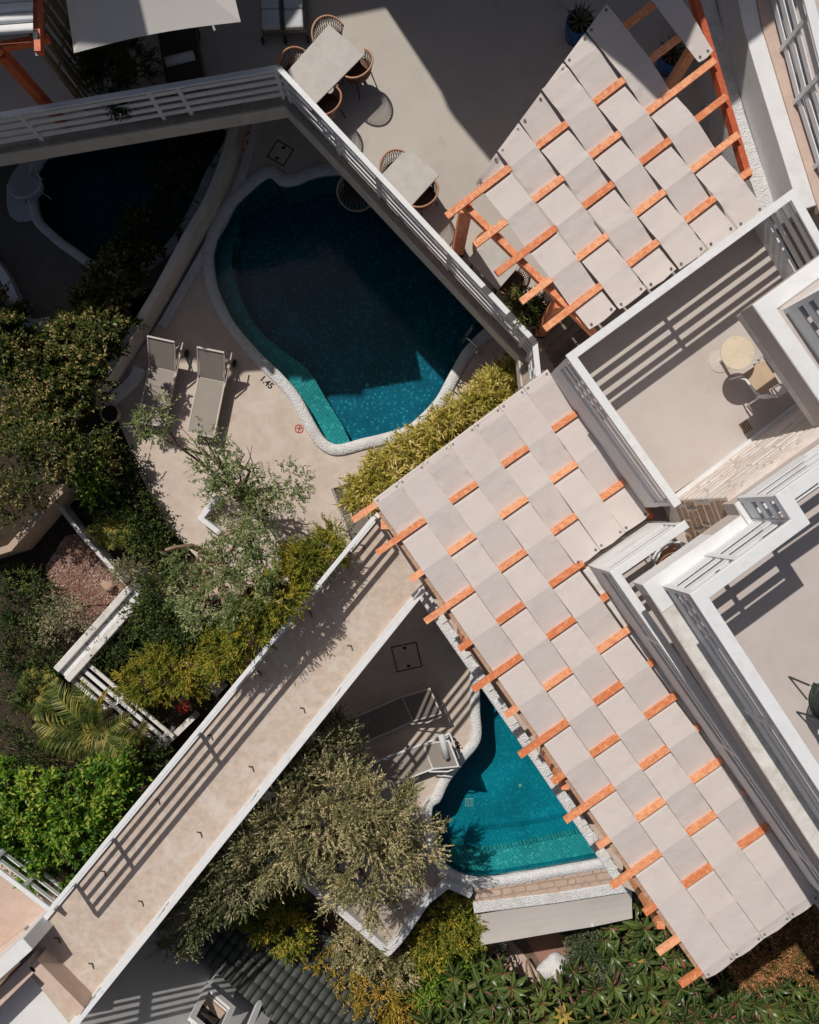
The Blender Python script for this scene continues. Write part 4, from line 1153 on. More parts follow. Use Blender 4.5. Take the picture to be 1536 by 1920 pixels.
metal_chair('white metal armchair half hidden behind the corner balcony ledge', 1462, 628, (-0.95, 0.3), ZB, white_metal, seat_beige, grp='white metal balcony chairs')
metal_chair('rattan and white chair peeking out under the wide white ledge', 1255, 1052, (0.5, 0.8), ZB, white_metal, rattan)
metal_chair('chair in the shade of the narrow balcony beside the long railing', 1306, 1236, (0.7, 0.6), ZB, taupe, seat_beige)
dark_green = M('dark_green_metal', (0.035, 0.05, 0.04), 0.5, 0.1, 6, bump=0)
metal_chair('dark green metal chair cut by the right edge of the upper terrace', 1556, 1308, (0.9, -0.2), ZU, dark_green, dark_green)
q = ccw(PP([(1384,796),(1400,786),(1412,804),(1396,815)], ZB+0.004))
t = thing('floor_grate', 'small square brown drain grate in the balcony floor', 'drain', W(1398, 800, ZB))
MB().prism(q, ZB+0.002, ZB+0.008).build('frame', stone_brown, t)
for k in range(4):
    a = Vector(q[0]).lerp(Vector(q[1]), (k+0.5)/4); b = Vector(q[3]).lerp(Vector(q[2]), (k+0.5)/4)
    MB().bar((a.x, a.y, ZB+0.011), (b.x, b.y, ZB+0.011), 0.008, 0.006).build('slot', black_metal, t)

# ------------------------------------------------------------------ paved ledge and awning below the teal pool
t = thing('paved_ledge', 'flagstone topped ledge along the lower edge of the teal pool', 'ledge', W(1020, 1660, 0))
lp = PP([(886,1662),(1040,1640),(1175,1618),(1185,1655),(1040,1678),(894,1700)], 0.05)
MB().prism(lp, -2.5, 0.03).build('bed', grout, t)
r = random.Random(9)
rows = 3
for j in range(rows):
    x = 0.0
    while x < 1.0:
        w = r.uniform(0.05, 0.11)
        def at(f, g):
            f = min(1.0, max(0.0, f)); a = Vector((886+289*f, 1662-44*f)); b = Vector((894+291*f, 1700-45*f)); p = a.lerp(b, g); return P2(p.x, p.y, 0.05)
        g0 = j/rows + 0.02 + r.uniform(0, 0.04); g1 = (j+1)/rows - 0.02 - r.uniform(0, 0.04); f0 = x + 0.004; f1 = min(0.998, x + w - 0.004)
        if f1 - f0 > 0.015:
            jj = lambda: r.uniform(-0.006, 0.006)
            poly = [at(f0+jj(), g0+0.05), at(f0+0.012, g0), at(f1-0.012, g0+jj()), at(f1+jj(), g0+0.06), at(f1+jj(), g1-0.05), at(f1-0.01, g1), at(f0+0.01, g1+jj()), at(f0+jj(), g1-0.06)]
            MB().prism(poly, 0.02, 0.05 + r.uniform(0, 0.008)).build('flagstone', flag_mat, t)
        x += w
k = MB().prism(ribbon(PP([(888,1703),(1040,1684),(1190,1660)], 0.06), 0.13, 0.13), -2.5, 0.07).build('rim_wall', pebble_white, bevel=0.03)
tag(k, 'rounded white rim between the flagstone ledge and the awning', 'wall')
av = [(893,1716),(965,1704),(1040,1694),(1110,1684),(1185,1672),(1186,1722),(1110,1738),(1040,1749),(965,1762),(903,1772)]
vs = []; fs = []
for i in range(5):
    a = W(*av[i], 0.0); b = W(*av[9-i], -0.12 - 0.02*(i % 2))
    for j in range(5): p = a.lerp(b, j/4); vs.append((p.x, p.y, p.z - 0.02*math.sin(math.pi*j/4)))
for i in range(4):
    for j in range(4): fs.append((i*5+j, i*5+j+1, (i+1)*5+j+1, (i+1)*5+j))
t = thing('awning', 'flat beige canvas awning below the flagstone ledge', 'awning', W(1040, 1720, -2.6))
o = MB().add(vs, fs).build('canvas', canvas2, t); o.modifiers.new('cloth', 'SOLIDIFY').thickness = 0.012
for px, py in ((905, 1768), (1110, 1736), (1182, 1722)):
    p = W(px, py, -0.12); MB().tube([(p.x, p.y, -2.6), (p.x, p.y, -0.13)], 0.025, 8).build('post', black_metal, t)
p = W(1111, 1735, -0.1); MB().box(p.x-0.03, p.y-0.03, -0.12, p.x+0.03, p.y+0.03, -0.09).build('grommet', white_metal, t)
# lower path and paving
k = struct('lower_path', MB().prism(PP([(880,1745),(930,1735),(1040,1850),(1030,1900),(985,1905)], -2.5), -2.6, -2.5), pink_tile)
k = struct('lower_paving', MB().prism(PP([(950,1700),(1150,1680),(1240,1800),(1100,1880),(1040,1850)], -2.55), -2.6, -2.55), M('red_paving', (0.34, 0.19, 0.145), 0.9, 0.15, 12, bump=0.4, bscale=40))
k = MB(); k.tube([W(915,1790,-2.44), W(935,1800,-2.44), W(955,1797,-2.44), W(965,1785,-2.44), W(972,1800,-2.44), W(960,1822,-2.44)], 0.03, 8)
tag(k.build('garden_hose', taupe, smooth=True), 'beige hose curled on the lower path by the awning', 'hose')
def rock(name, label, px, py, z, r0, mat, sq=0.7, seed=1):
    bm = bmesh.new(); bmesh.ops.create_icosphere(bm, subdivisions=3, radius=1)
    rr = random.Random(seed); ph = [rr.uniform(0, 6) for _ in range(6)]
    for v in bm.verts:
        c = v.co; k = 1 + 0.16*math.sin(3*c.x+ph[0]) * math.cos(2.5*c.y+ph[1]) + 0.12*math.sin(5*c.z+ph[2]+2*c.x) + 0.07*math.sin(9*c.y+ph[3])*math.cos(8*c.x+ph[4])
        v.co = Vector((c.x*r0*k, c.y*r0*k*0.85, c.z*r0*k*sq))
    me = bpy.data.meshes.new(name); bm.to_mesh(me); bm.free()
    o = link_mesh(name, me, mat, smooth=True); p = W(px, py, z); o.location = p; tag(o, label, 'rock'); return o
rock('boulder', 'white rough boulder among the broad leaves by the lower path', 1042, 1818, -2.3, 0.42, pebble_white, 0.7, 3)
rock('boulder', 'brown rounded boulder at the edge of the gravel bed', 201, 1098, 0.05, 0.14, stone_brown, 0.7, 5)
rock('boulder', 'pale boulder under the bare tree limbs', 408, 1110, 0.0, 0.22, flag_mat, 0.6, 8)
rock('boulder', 'larger pale boulder beside the yellow green juniper', 440, 1100, -0.02, 0.28, flag_mat, 0.6, 12)

# ------------------------------------------------------------------ planter walls round the big olive tree
k = MB().prism(ribbon(PP([(470,1598),(565,1652),(640,1712),(728,1788),(752,1762),(800,1692),(840,1660),(885,1680)], 0.3), 0.10, 0.08), -2.5, 0.3).build('planter_wall', pebble_white, bevel=0.03)
tag(k, 'white planter wall with a pointed corner below the big olive tree', 'wall')
struct('planter_soil', MB().prism(PP([(430,1560),(520,1560),(700,1560),(800,1600),(850,1660),(800,1690),(728,1785),(640,1710),(565,1650),(450,1590)], 0.06), -2.5, 0.06), M('pale_dry_soil', (0.40, 0.34, 0.28), 0.95, 0.2, 8, bump=0.5, bscale=18, bdist=0.03))
k = MB().prism(ribbon(PP([(540,1720),(580,1752),(622,1795)], -0.6), 0.08, 0.08), -2.5, -0.6).build('planter_wall', pebble_white, bevel=0.02)
tag(k, 'short weathered planter wall above the green tiled roof', 'wall')
struct('planter_soil', MB().prism(PP([(470,1600),(565,1652),(728,1788),(640,1810),(620,1795),(540,1720),(440,1640)], -0.9), -2.5, -0.9), earth)

# ------------------------------------------------------------------ white house wall and green tiled roof at the lower left
ZL = 0.2
wl = PP([(255,1680),(365,1775),(449,1847),(640,2010)], ZL)
t = thing('white_house', 'white house with a recessed window and dark green tiled lean-to at the bottom left', 'house', W(400, 1810, -2.6))
a = Vector(wl[0]); b = Vector(wl[3]); d = (b-a).normalized(); nn = Vector((-d.y, d.x))
if nn.y < 0: nn = -nn
house_white = M('house_render', (0.70, 0.70, 0.70), 0.8, 0.05, 2, tint=(0.6, 0.6, 0.59), tscale=1.5, tamt=0.4)
def wallpoly(x0, x1, d0, d1): return [((a+d*x0+nn*d0).x, (a+d*x0+nn*d0).y), ((a+d*x1+nn*d0).x, (a+d*x1+nn*d0).y), ((a+d*x1+nn*d1).x, (a+d*x1+nn*d1).y), ((a+d*x0+nn*d1).x, (a+d*x0+nn*d1).y)]
Lw = (b-a).length
wc = Vector(PP([(432,1830)], ZL)[0]); xw = (wc-a).dot(d)
w0, w1, wz0, wz1 = xw-0.30, xw+0.30, 0.95, 1.7
m = MB()
for x0, x1, z0, z1 in ((0.62, w0, -2.6, 4.2), (w1, Lw, -2.6, 4.2), (w0, w1, -2.6, wz0), (w0, w1, wz1, 4.2)):
    m.prism(wallpoly(x0, x1, -0.35, 0), z0, z1)
m.build('wall', house_white, t)
f = MB()
for x0, x1, z0, z1 in ((w0-0.12, w0, wz0-0.12, wz1+0.12), (w1, w1+0.12, wz0-0.12, wz1+0.12), (w0, w1, wz0-0.12, wz0), (w0, w1, wz1, wz1+0.12)):
    f.prism(wallpoly(x0, x1, -0.02, 0.06), z0, z1)
o = f.build('window', house_white, t)
MB().prism(wallpoly(w0, w1, -0.32, -0.25), wz0, wz1).build('pane', glass_dark, o)
MB().prism(wallpoly(w0+0.02, w1-0.02, -0.24, -0.06), wz0+0.004, wz0+0.05).build('sill', beige_wall, o)
MB().prism(wallpoly((Vector(wl[2])-a).dot(d)+0.54, (Vector(wl[2])-a).dot(d)+0.66, -0.02, 0.10), -0.4, 4.2).build('pilaster', white, t)
MB().prism(wallpoly(0.62, Lw, -3.0, -0.351), 3.9, 4.1).build('roof', white, t)
for ob in [q for q in t.children if q.name.split('.')[0] in ('wall', 'window', 'pilaster')]:      # the house wall is battered: it leans back
    for me_ in [ob.data] + [q.data for q in ob.children]:
        for v in me_.vertices:
            zz = v.co.z + root_loc(t).z - ZL
            if zz > -1: v.co.x -= nn.x*zz*0.20; v.co.y -= nn.y*zz*0.20
X0 = (Vector(wl[1])-a).dot(d) - 0.3; RD = 1.95
rf = MB().add([(*(a+d*X0), ZL+0.05), (*(a+d*Lw), ZL+0.05), (*(a+d*Lw+nn*RD), ZL+0.05-RD*0.37), (*(a+d*X0+nn*RD), ZL+0.05-RD*0.37)], [(0,1,2,3)]).build('lean_to_roof', roof_green, t)
# tiles: half round, laid in courses
tm = MB(); NT = 7; tw_, tl = 0.205, 0.36
vs = []
for e, (yy, rr, zz) in enumerate(((0, tw_*0.52, 0.012), (tl, tw_*0.46, 0.0))):
    for k in range(NT+1):
        an = math.pi*k/NT; vs.append((-rr*math.cos(an), yy, zz + rr*0.62*math.sin(an)))
fs = [(k, k+1, NT+1+k+1, NT+1+k) for k in range(NT)] + [tuple(range(NT, -1, -1))]
tile_me = bpy.data.meshes.new('roof_tile'); tile_me.from_pydata(vs, [], fs); tile_me.update(); tile_me.materials.append(roof_green)
tile_me.polygons.foreach_set('use_smooth', [True]*NT + [False])
slope = math.atan2(0.37, 1.0); ncol = int((Lw-X0)/tw_); rl = random.Random(3)
org = root_loc(t)
for i in range(ncol):
    for j in range(7):
        x = X0 + (i+0.5)*tw_; y = RD - j*0.28 - 0.36
        p = a + d*x + nn*(y+0.36)
        o = bpy.data.objects.new('roof_tile', tile_me); COL.objects.link(o); o.parent = rf
        # tile points up the slope, from eave to wall
        ang = math.atan2(-(-nn).x, (-nn).y)
        o.location = Vector((p.x, p.y, ZL+0.05 - (y+0.36)*math.tan(slope) + 0.03)) - org
        o.rotation_euler = (slope + rl.uniform(-.01, .01), 0, ang + rl.uniform(-.02, .02))
# ------------------------------------------------------------------ end of the walkway: parapets, roof, stairs
k = wall('end_parapet', 'low beige parapet across the lower end of the walkway', [(62,1806),(152,1898)], ZW+0.45, ZW-0.6, ZW+0.45, 0.10, 0.12, pink_tile)
k = wall('end_parapet', 'beige parapet running down from the walkway corner to the left edge', [(58,1808),(-60,1925)], ZW+0.45, ZW-0.6, ZW+0.45, 0.16, 0.10, pink_tile)
k = wall('stair_wall', 'white wall beside the stairs at the left edge', [(52,1770),(-70,1880)], ZW+0.9, 0.5, ZW+0.9, 0.14, 0.14, white)
struct('flat_roof', MB().prism(PP([(66,1812),(-80,1945),(-80,2200),(300,2200),(148,1905)], ZW-0.1), ZW-0.5, ZW-0.1), house_white)
t = thing('stairs', 'pink tiled stairs at the left edge beside the white wall', 'stairs', W(10, 1750, 0.5))
for k in range(6):
    z = ZW - 0.05 - 0.16*k; x = -k*11
    MB().prism(PP([(45+x,1742+k*9),(60+x,1757+k*9),(-60+x*0.4,1850+k*9),(-75+x*0.4,1835+k*9)], z), z-0.16, z).build('step', pink_tile, t)
struct('stair_landing', MB().prism(PP([(96,1706),(44,1770),(-200,1940),(-200,1560),(10,1600)], 2.2), 1.9, 2.2), pink_tile)
railing('landing_railing', 'white railing in front of the bright green tree at the left edge', [(100,1712),(-60,1590)], 3.2, 2.2, [(2.35, 2.45), (2.6, 2.7), (2.85, 2.95)], [(96,1709),(40,1666),(-20,1620)], top_w=0.09)
t = thing('stair_ledge', 'stepped pink ledges between the bright green tree and the walkway', 'stairs', W(90, 1660, 1.9))
for k in range(4):
    MB().bar(W(50+k*14, 1630-k*2, 1.9-0.12*k), W(112+k*9, 1690-k*10, 1.9-0.12*k), 0.16, 0.12).build('step', pink_tile, t)

# ------------------------------------------------------------------ garden walls at the left
wall('beige_wall', 'beige rendered garden wall with a corner at the left edge', [(-60,1045),(14,1022),(96,928),(120,905)], 0.8, -0.2, 0.8, 0.0, 0.16, beige_wall)
t = thing('stepped_wall', 'broad weathered white stepped wall beside the gravel bed', 'wall', W(190, 1180, -0.2))
for i, (off, z) in enumerate(((0.0, 0.62), (0.17, 0.50), (0.34, 0.62))):
    pts = PP([(238,1098),(100,1252)], 0.6)
    MB().prism(ribbon(pts, -(off) if False else off+0.165, -off), -0.2, z).build('course', dirty_white if i != 1 else white, t, bevel=0.02)
t = thing('slatted_bench', 'long weathered white slatted bench beside the palm fronds', 'bench', W(205, 1330, -0.2))
for k in range(4):
    a1 = W(112+k*11, 1254-k*9, 0.45); b1_ = W(292+k*11, 1408-k*9, 0.45)
    MB().bar(a1, b1_, 0.085, 0.05).build('slat', dirty_white if k % 2 else white, t)
for f in (0.05, 0.5, 0.95):
    p = W(112+180*f+5, 1254+154*f-4, 0.42); q = W(112+180*f+28, 1254+154*f-23, 0.42)
    MB().bar(p, q, 0.08, 0.06).build('crossbar', white, t)
    for w in (p, q): MB().box(w.x-0.04, w.y-0.04, -0.2, w.x+0.04, w.y+0.04, 0.40).build('leg', white, t)
k = wall('low_wall', 'short white low wall by the red flower near the walkway', [(305,1400),(362,1345)], 0.3, -0.2, 0.3, 0.07, 0.07, dirty_white)
k = wall('low_wall', 'grey white steps edge behind the yellow green shrub', [(350,1240),(412,1300)], 0.3, -0.2, 0.3, 0.12, 0.12, dirty_white)
k = wall('bed_edge', 'thin white edging along the gravel bed beside the palms', [(98,932),(150,1000),(205,1060),(232,1092)], 0.25, -0.2, 0.25, 0.05, 0.05, dirty_white)
k = wall('planter_box_wall', 'white corner of a raised planter under the sparse olive tree', [(408,930),(376,972),(412,1000)], 0.35, -0.1, 0.35, 0.06, 0.06, white)
# gravel bed
gp = PP([(84,1066),(122,1006),(158,998),(204,1056),(236,1098),(168,1190),(108,1130)], -0.1)
struct('gravel_base', MB().prism(gp, -0.2, -0.12), M('gravel_base', (0.25, 0.15, 0.11), 0.95, 0.2, 20))
oc = [Vector(v) for v in ((1,0,0),(-1,0,0),(0,1,0),(0,-1,0),(0,0,1),(0,0,-1))]
of = [(0,2,4),(2,1,4),(1,3,4),(3,0,4),(2,0,5),(1,2,5),(3,1,5),(0,3,5)]
xs = [p[0] for p in gp]; ys = [p[1] for p in gp]
def inside(x, y, poly):
    c = False; n = len(poly)
    for i in range(n):
        (x0, y0), (x1, y1) = poly[i], poly[i-1]
        if (y0 > y) != (y1 > y) and x < (x1-x0)*(y-y0)/(y1-y0)+x0: c = not c
    return c
g = MB(); r = random.Random(21); n = 0
while n < 5200:
    x = r.uniform(min(xs), max(xs)); y = r.uniform(min(ys), max(ys))
    if not inside(x, y, gp): continue
    s = r.uniform(0.012, 0.032); rot = Matrix.Rotation(r.uniform(0, 6.28), 3, 'Z') @ Matrix.Rotation(r.uniform(0, 1), 3, 'X')
    g.add([rot @ Vector((v.x*s*r.uniform(.8, 1.3), v.y*s, v.z*s*0.7)) + Vector((x, y, -0.115 + r.uniform(0, 0.02))) for v in oc], of); n += 1
o = g.build('gravel', gravel_mat); tag(o, 'reddish beige gravel in the square garden bed', 'gravel', kind='stuff')

# pots and small things
def pot(name, label, px, py, z, r0, h, mat, soilm=soil):
    c = W(px, py, z+h); t = thing(name, label, 'pot', (c.x, c.y, z))
    MB().lathe((0,0,0), [(r0*0.7, 0), (r0*0.95, h*0.6), (r0, h), (r0*0.88, h), (r0*0.85, h*0.88)], 22, False).build('vessel', mat, t, world=False, smooth=True)
    MB().lathe((0,0,0), [(0.0, h*0.88), (r0*0.86, h*0.88)], 22, False, False).build('soil', soilm, t, world=False); return t
pot('flower_pot', 'round grey pot at the end of the curving wall', 205, 775, 0, 0.22, 0.4, grey_pot)
pot('flower_pot', 'terracotta pot under the sparse olive tree', 455, 915, 0, 0.13, 0.3, terracotta)
pot('flower_pot', 'smaller terracotta pot left of the other under the olive tree', 443, 928, 0, 0.11, 0.25, terracotta)
pot('flower_pot', 'white stone pot at the foot of the bamboo hedge', 664, 922, 0, 0.16, 0.35, pebble_white)
pot('flower_pot', 'grey pot of the flowering shrub beside the orange post', 992, 592, ZT, 0.24, 0.4, grey_pot)
pot('glazed_pot', 'blue glazed pot with an agave at the top edge of the canopy', 1088, 40, ZT, 0.25, 0.5, blue_glaze)
pot('glazed_pot', 'blue glazed pot with an agave in the shade under the canopy gap', 1262, 100, ZT, 0.25, 0.5, blue_glaze)
# red flower head near the walkway
c = W(345, 1326, 0.55)
t = thing('red_flower', 'single bright red flower head beside the walkway', 'flower', (c.x, c.y, -0.2))
m = MB()
for k in range(46):
    ph = k*2.39996; zz = 1 - 1.6*(k+0.5)/46; rr = math.sqrt(max(0, 1-zz*zz))
    n_ = Vector((rr*math.cos(ph), rr*math.sin(ph), zz)); u_ = n_.orthogonal().normalized(); v_ = n_.cross(u_)
    p = n_*0.10; q = n_*0.15
    m.add([p - u_*0.02, q - v_*0.02, q + n_*0.01 + u_*0.025, p + v_*0.03], [(0,1,2,3)])
o = m.build('petals', red_glaze, t, world=False); o.location = (0, 0, 0.75)
MB().tube([(0,0,0), (0.02,0,0.4), (0,0,0.7)], 0.015, 6).build('stem', bark, t, world=False)
# ------------------------------------------------------------------ plants
def nrm(a):
    return a / np.maximum(1e-9, np.linalg.norm(a, axis=-1, keepdims=True))

def leaf_object(name, base, dirs, length, width, mat, parent, fold=0.25, up=None, curl=0.0):
    """one mesh of many small folded leaves; base, dirs: (N,3) arrays in world coordinates"""
    n = len(base); off = np.array(root_loc(parent)) if parent is not None else np.zeros(3)
    base = base - off; dirs = nrm(dirs)
    up = np.array([-0.25, 0.38, 1.0]) if up is None else up     # leaves turn towards the sun
    side = np.cross(dirs, up + rng.normal(0, 0.38, (n, 3))); side = nrm(side)
    nor = np.cross(side, dirs)
    L = length[:, None]; Wd = width[:, None]
    v = np.empty((n, 4, 3), np.float32)
    v[:, 0] = base
    v[:, 1] = base + dirs*L*0.45 + side*Wd*0.5 + nor*Wd*fold
    v[:, 2] = base + dirs*L - nor*L*curl
    v[:, 3] = base + dirs*L*0.45 - side*Wd*0.5 + nor*Wd*fold
    me = bpy.data.meshes.new(name)
    me.vertices.add(n*4); me.vertices.foreach_set('co', v.reshape(-1))
    me.loops.add(n*4); me.loops.foreach_set('vertex_index', np.arange(n*4, dtype=np.int32))
    me.polygons.add(n); me.polygons.foreach_set('loop_start', np.arange(0, n*4, 4, dtype=np.int32))
    me.update(calc_edges=True)
    return link_mesh(name, me, mat, parent)

def clumps(blobs, K, shell=0.55):
    """K clump centres in a list of ellipsoids (cx,cy,cz,rx,ry,rz) with their outward direction"""
    bl = np.array(blobs, float); vol = bl[:, 3]*bl[:, 4]
    idx = rng.choice(len(bl), K, p=vol/vol.sum())
    d = nrm(rng.normal(0, 1, (K, 3))); d[:, 2] = np.abs(d[:, 2])*1.0 - 0.25*(rng.random(K) < 0.35)
    r = shell + (1-shell)*rng.random(K)**0.6
    b = bl[idx]
    return b[:, :3] + d*b[:, 3:6]*r[:, None], nrm(d)

def foliage(name, blobs, K, twigs, tlen, lpt, llen, lwid, mat, parent, spread=0.9, upb=0.35, jit=0.5, shell=0.5, fold=0.25, csize=0.10, curl=0.0, alternate=True):
    c, o = clumps(blobs, K, shell)
    c = np.repeat(c, twigs, 0); o = np.repeat(o, twigs, 0)
    n = len(c)
    td = nrm(o + rng.normal(0, spread, (n, 3)) + np.array([0, 0, upb]))
    st = c + rng.normal(0, csize, (n, 3))
    tl = tlen*rng.uniform(0.5, 1.25, n)
    f = np.tile(np.linspace(0.08, 1.0, lpt), n)
    T = np.repeat(np.arange(n), lpt)
    base = st[T] + td[T]*(tl[T]*f)[:, None] + np.array([0, 0, -0.15])*((f**2)*tl[T])[:, None]
    ld = td[T] + rng.normal(0, jit, (len(T), 3)); ld[:, 2] *= 0.55; ld = nrm(ld)
    L = llen*rng.uniform(0.65, 1.25, len(T))
    return leaf_object(name, base, ld, L, lwid*rng.uniform(0.75, 1.25, len(T)), mat, parent, fold, None, curl)

def limbs(parent, base, tips, r0, mat, name='trunk', split=0.45, seed=0, wig=0.08):
    """tapered trunk that forks towards the tips"""
    r = random.Random(seed); base = Vector(base); cen = Vector((0, 0, 0))
    for t in tips: cen += Vector(t)
    cen /= len(tips); fork = base.lerp(cen, split)
    w = lambda: Vector((r.uniform(-wig, wig), r.uniform(-wig, wig), r.uniform(-wig, wig)*0.4))
    m1 = base.lerp(fork, 0.5) + w()
    MB().tube([base - Vector((0, 0, 0.1)), base.lerp(m1, 0.5), m1, fork], [r0*1.25, r0*1.05, r0*0.9, r0*0.72], 9).build(name, mat, parent, smooth=True)
    for t in tips:
        t = Vector(t); a = fork.lerp(t, 0.4) + w()*1.6; b = fork.lerp(t, 0.75) + w()*1.4
        m = MB().tube([fork, a, b, t], [r0*0.55, r0*0.36, r0*0.22, r0*0.09], 7)
        for q in range(3):
            s = a.lerp(b, r.random()); e = s + (t - fork)*0.35 + Vector((r.uniform(-.25, .25), r.uniform(-.25, .25), r.uniform(0, .2)))
            m.tube([s, s.lerp(e, 0.5) + w(), e], [r0*0.2, r0*0.12, r0*0.05], 5)
        m.build('limb', mat, parent, smooth=True)

def pxblobs(l):
    """(px, py, z, r_px, height radius) -> ellipsoids in metres"""
    out = []
    for px, py, z, rp, rz in l:
        c = W(px, py, z); r = rp*(H-z)/F; out.append((c.x, c.y, c.z, r, r, rz))
    return out

def plant(name, label, cat, base_px, base_z, blobs, group=None, part='crown', trunk=None, seed=0, **k):
    b = W(base_px[0], base_px[1], base_z); bl = pxblobs(blobs)
    t = thing(name, label, cat, b, 0, group)
    if trunk:
        limbs(t, b, [(x[0], x[1], x[2]) for x in bl], trunk[0], trunk[1], 'trunk', seed=seed, **(trunk[2] if len(trunk) > 2 else {}))
    foliage(part, bl, parent=t, **k)
    return t

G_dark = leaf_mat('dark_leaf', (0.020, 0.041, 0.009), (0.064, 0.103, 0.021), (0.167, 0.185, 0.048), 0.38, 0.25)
G_hedge = leaf_mat('hedge_leaf', (0.038, 0.066, 0.014), (0.156, 0.168, 0.036), (0.432, 0.324, 0.144), 0.38, 0.28)
G_green = leaf_mat('bright_leaf', (0.065, 0.167, 0.017), (0.225, 0.370, 0.038), (0.464, 0.507, 0.087), 0.38, 0.3)
G_olive = leaf_mat('olive_leaf', (0.206, 0.206, 0.086), (0.511, 0.446, 0.231), (0.775, 0.627, 0.380), 0.6, 0.25, 2.2)
G_oliveg = leaf_mat('grey_green_leaf', (0.120, 0.152, 0.064), (0.304, 0.304, 0.144), (0.576, 0.496, 0.320), 0.55, 0.28, 2.0)
G_sparse = leaf_mat('fresh_olive_leaf', (0.128, 0.188, 0.060), (0.270, 0.323, 0.120), (0.540, 0.510, 0.315), 0.5, 0.3, 2.0)
G_jun = leaf_mat('juniper_leaf', (0.128, 0.173, 0.021), (0.390, 0.375, 0.051), (0.660, 0.450, 0.068), 0.6, 0.3, 2.4)
G_yel = leaf_mat('yellow_leaf', (0.300, 0.232, 0.033), (0.630, 0.420, 0.068), (0.780, 0.480, 0.120), 0.55, 0.3, 2.0)
G_bam = leaf_mat('bamboo_leaf', (0.324, 0.297, 0.047), (0.756, 0.608, 0.135), (0.850, 0.702, 0.324), 0.5, 0.3, 2.5)
G_red = leaf_mat('russet_leaf', (0.128, 0.105, 0.030), (0.480, 0.203, 0.083), (0.630, 0.285, 0.150), 0.6, 0.2, 3.0)
G_grey = leaf_mat('dark_juniper_leaf', (0.049, 0.070, 0.034), (0.126, 0.147, 0.078), (0.224, 0.238, 0.140), 0.6, 0.2, 3.0)
G_broad = leaf_mat('broad_leaf', (0.035, 0.085, 0.016), (0.105, 0.185, 0.036), (0.26, 0.30, 0.08), 0.32, 0.28, 0.9, 0.4)
G_maroon = leaf_mat('maroon_leaf', (0.126, 0.039, 0.031), (0.280, 0.091, 0.063), (0.392, 0.140, 0.098), 0.4, 0.2)
G_palm = leaf_mat('palm_leaf', (0.068, 0.105, 0.021), (0.195, 0.217, 0.045), (0.420, 0.352, 0.090), 0.45, 0.25)
G_palmy = leaf_mat('dry_palm_leaf', (0.336, 0.252, 0.035), (0.616, 0.448, 0.084), None, 0.5, 0.25)
G_agave = leaf_mat('agave_leaf', (0.039, 0.058, 0.039), (0.091, 0.117, 0.078), None, 0.5, 0.05)
BR = dict(split=0.35)

# shrubs of the left hedge: each its own plant
hg = 'glossy shrubs along the left wall'
HK = dict(twigs=9, tlen=0.22, lpt=7, llen=0.095, lwid=0.046, mat=G_hedge, jit=0.6, spread=0.75, csize=0.035)
for lb, bx, z0, bl, K in (
    ('glossy shrub growing over the shaded court beside the curving wall', (250,540), -0.2, [(212,530,0.7,48,0.4),(190,575,0.7,44,0.4),(252,475,0.6,36,0.3)], 190),
    ('dark glossy shrub hugging the shaded upper part of the curving wall', (330,420), -0.2, [(285,430,0.5,50,0.3),(325,345,0.5,46,0.3),(362,265,0.5,36,0.3)], 150),
    ('round glossy shrub in the sun at the left edge above the trees', (50,660), -0.2, [(40,645,1.0,66,0.6),(75,700,1.0,60,0.5),(10,590,0.6,40,0.4)], 260),
    ('glossy shrub between the curving wall and the left hedge', (175,660), -0.2, [(160,640,1.0,58,0.6),(205,612,0.9,44,0.5),(130,690,1.0,50,0.5),(192,622,2.0,30,0.3),(168,668,2.1,28,0.3)], 230),
    ('tangled glossy shrub at the end of the curving wall', (110,770), -0.2, [(110,755,1.1,60,0.6),(60,790,1.0,55,0.5),(160,720,1.0,42,0.5)], 230),
):
    kk = dict(HK); kk['K'] = int(K*0.62)
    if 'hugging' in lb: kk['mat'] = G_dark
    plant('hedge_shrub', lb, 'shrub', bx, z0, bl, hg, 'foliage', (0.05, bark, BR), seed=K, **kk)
# darker tree in front of the beige wall, with a leaning trunk
plant('leaning_tree', 'dark leafy tree with a leaning brown trunk at the left', 'tree', (225,880), -0.2, [(40,870,1.8,75,0.7),(110,840,1.8,60,0.6),(25,930,1.0,45,0.4),(170,860,1.2,48,0.4)], None, 'crown', (0.10, bark, dict(split=0.5)), seed=4,
      K=170, twigs=6, tlen=0.26, lpt=7, llen=0.075, lwid=0.038, mat=G_hedge, jit=0.8, csize=0.08)
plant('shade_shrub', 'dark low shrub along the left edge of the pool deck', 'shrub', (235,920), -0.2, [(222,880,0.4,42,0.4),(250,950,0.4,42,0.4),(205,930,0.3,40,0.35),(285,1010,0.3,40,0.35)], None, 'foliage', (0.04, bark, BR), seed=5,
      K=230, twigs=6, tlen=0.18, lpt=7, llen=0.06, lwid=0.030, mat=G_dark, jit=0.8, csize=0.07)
plant('light_shrub', 'fresh green large leaved plant in the dark bed left of the deck', 'shrub', (180,905), -0.2, [(180,905,0.6,26,0.3)], None, 'foliage', (0.03, bark, BR), seed=6, K=26, twigs=5, tlen=0.22, lpt=5, llen=0.12, lwid=0.05, mat=G_green, jit=0.7)

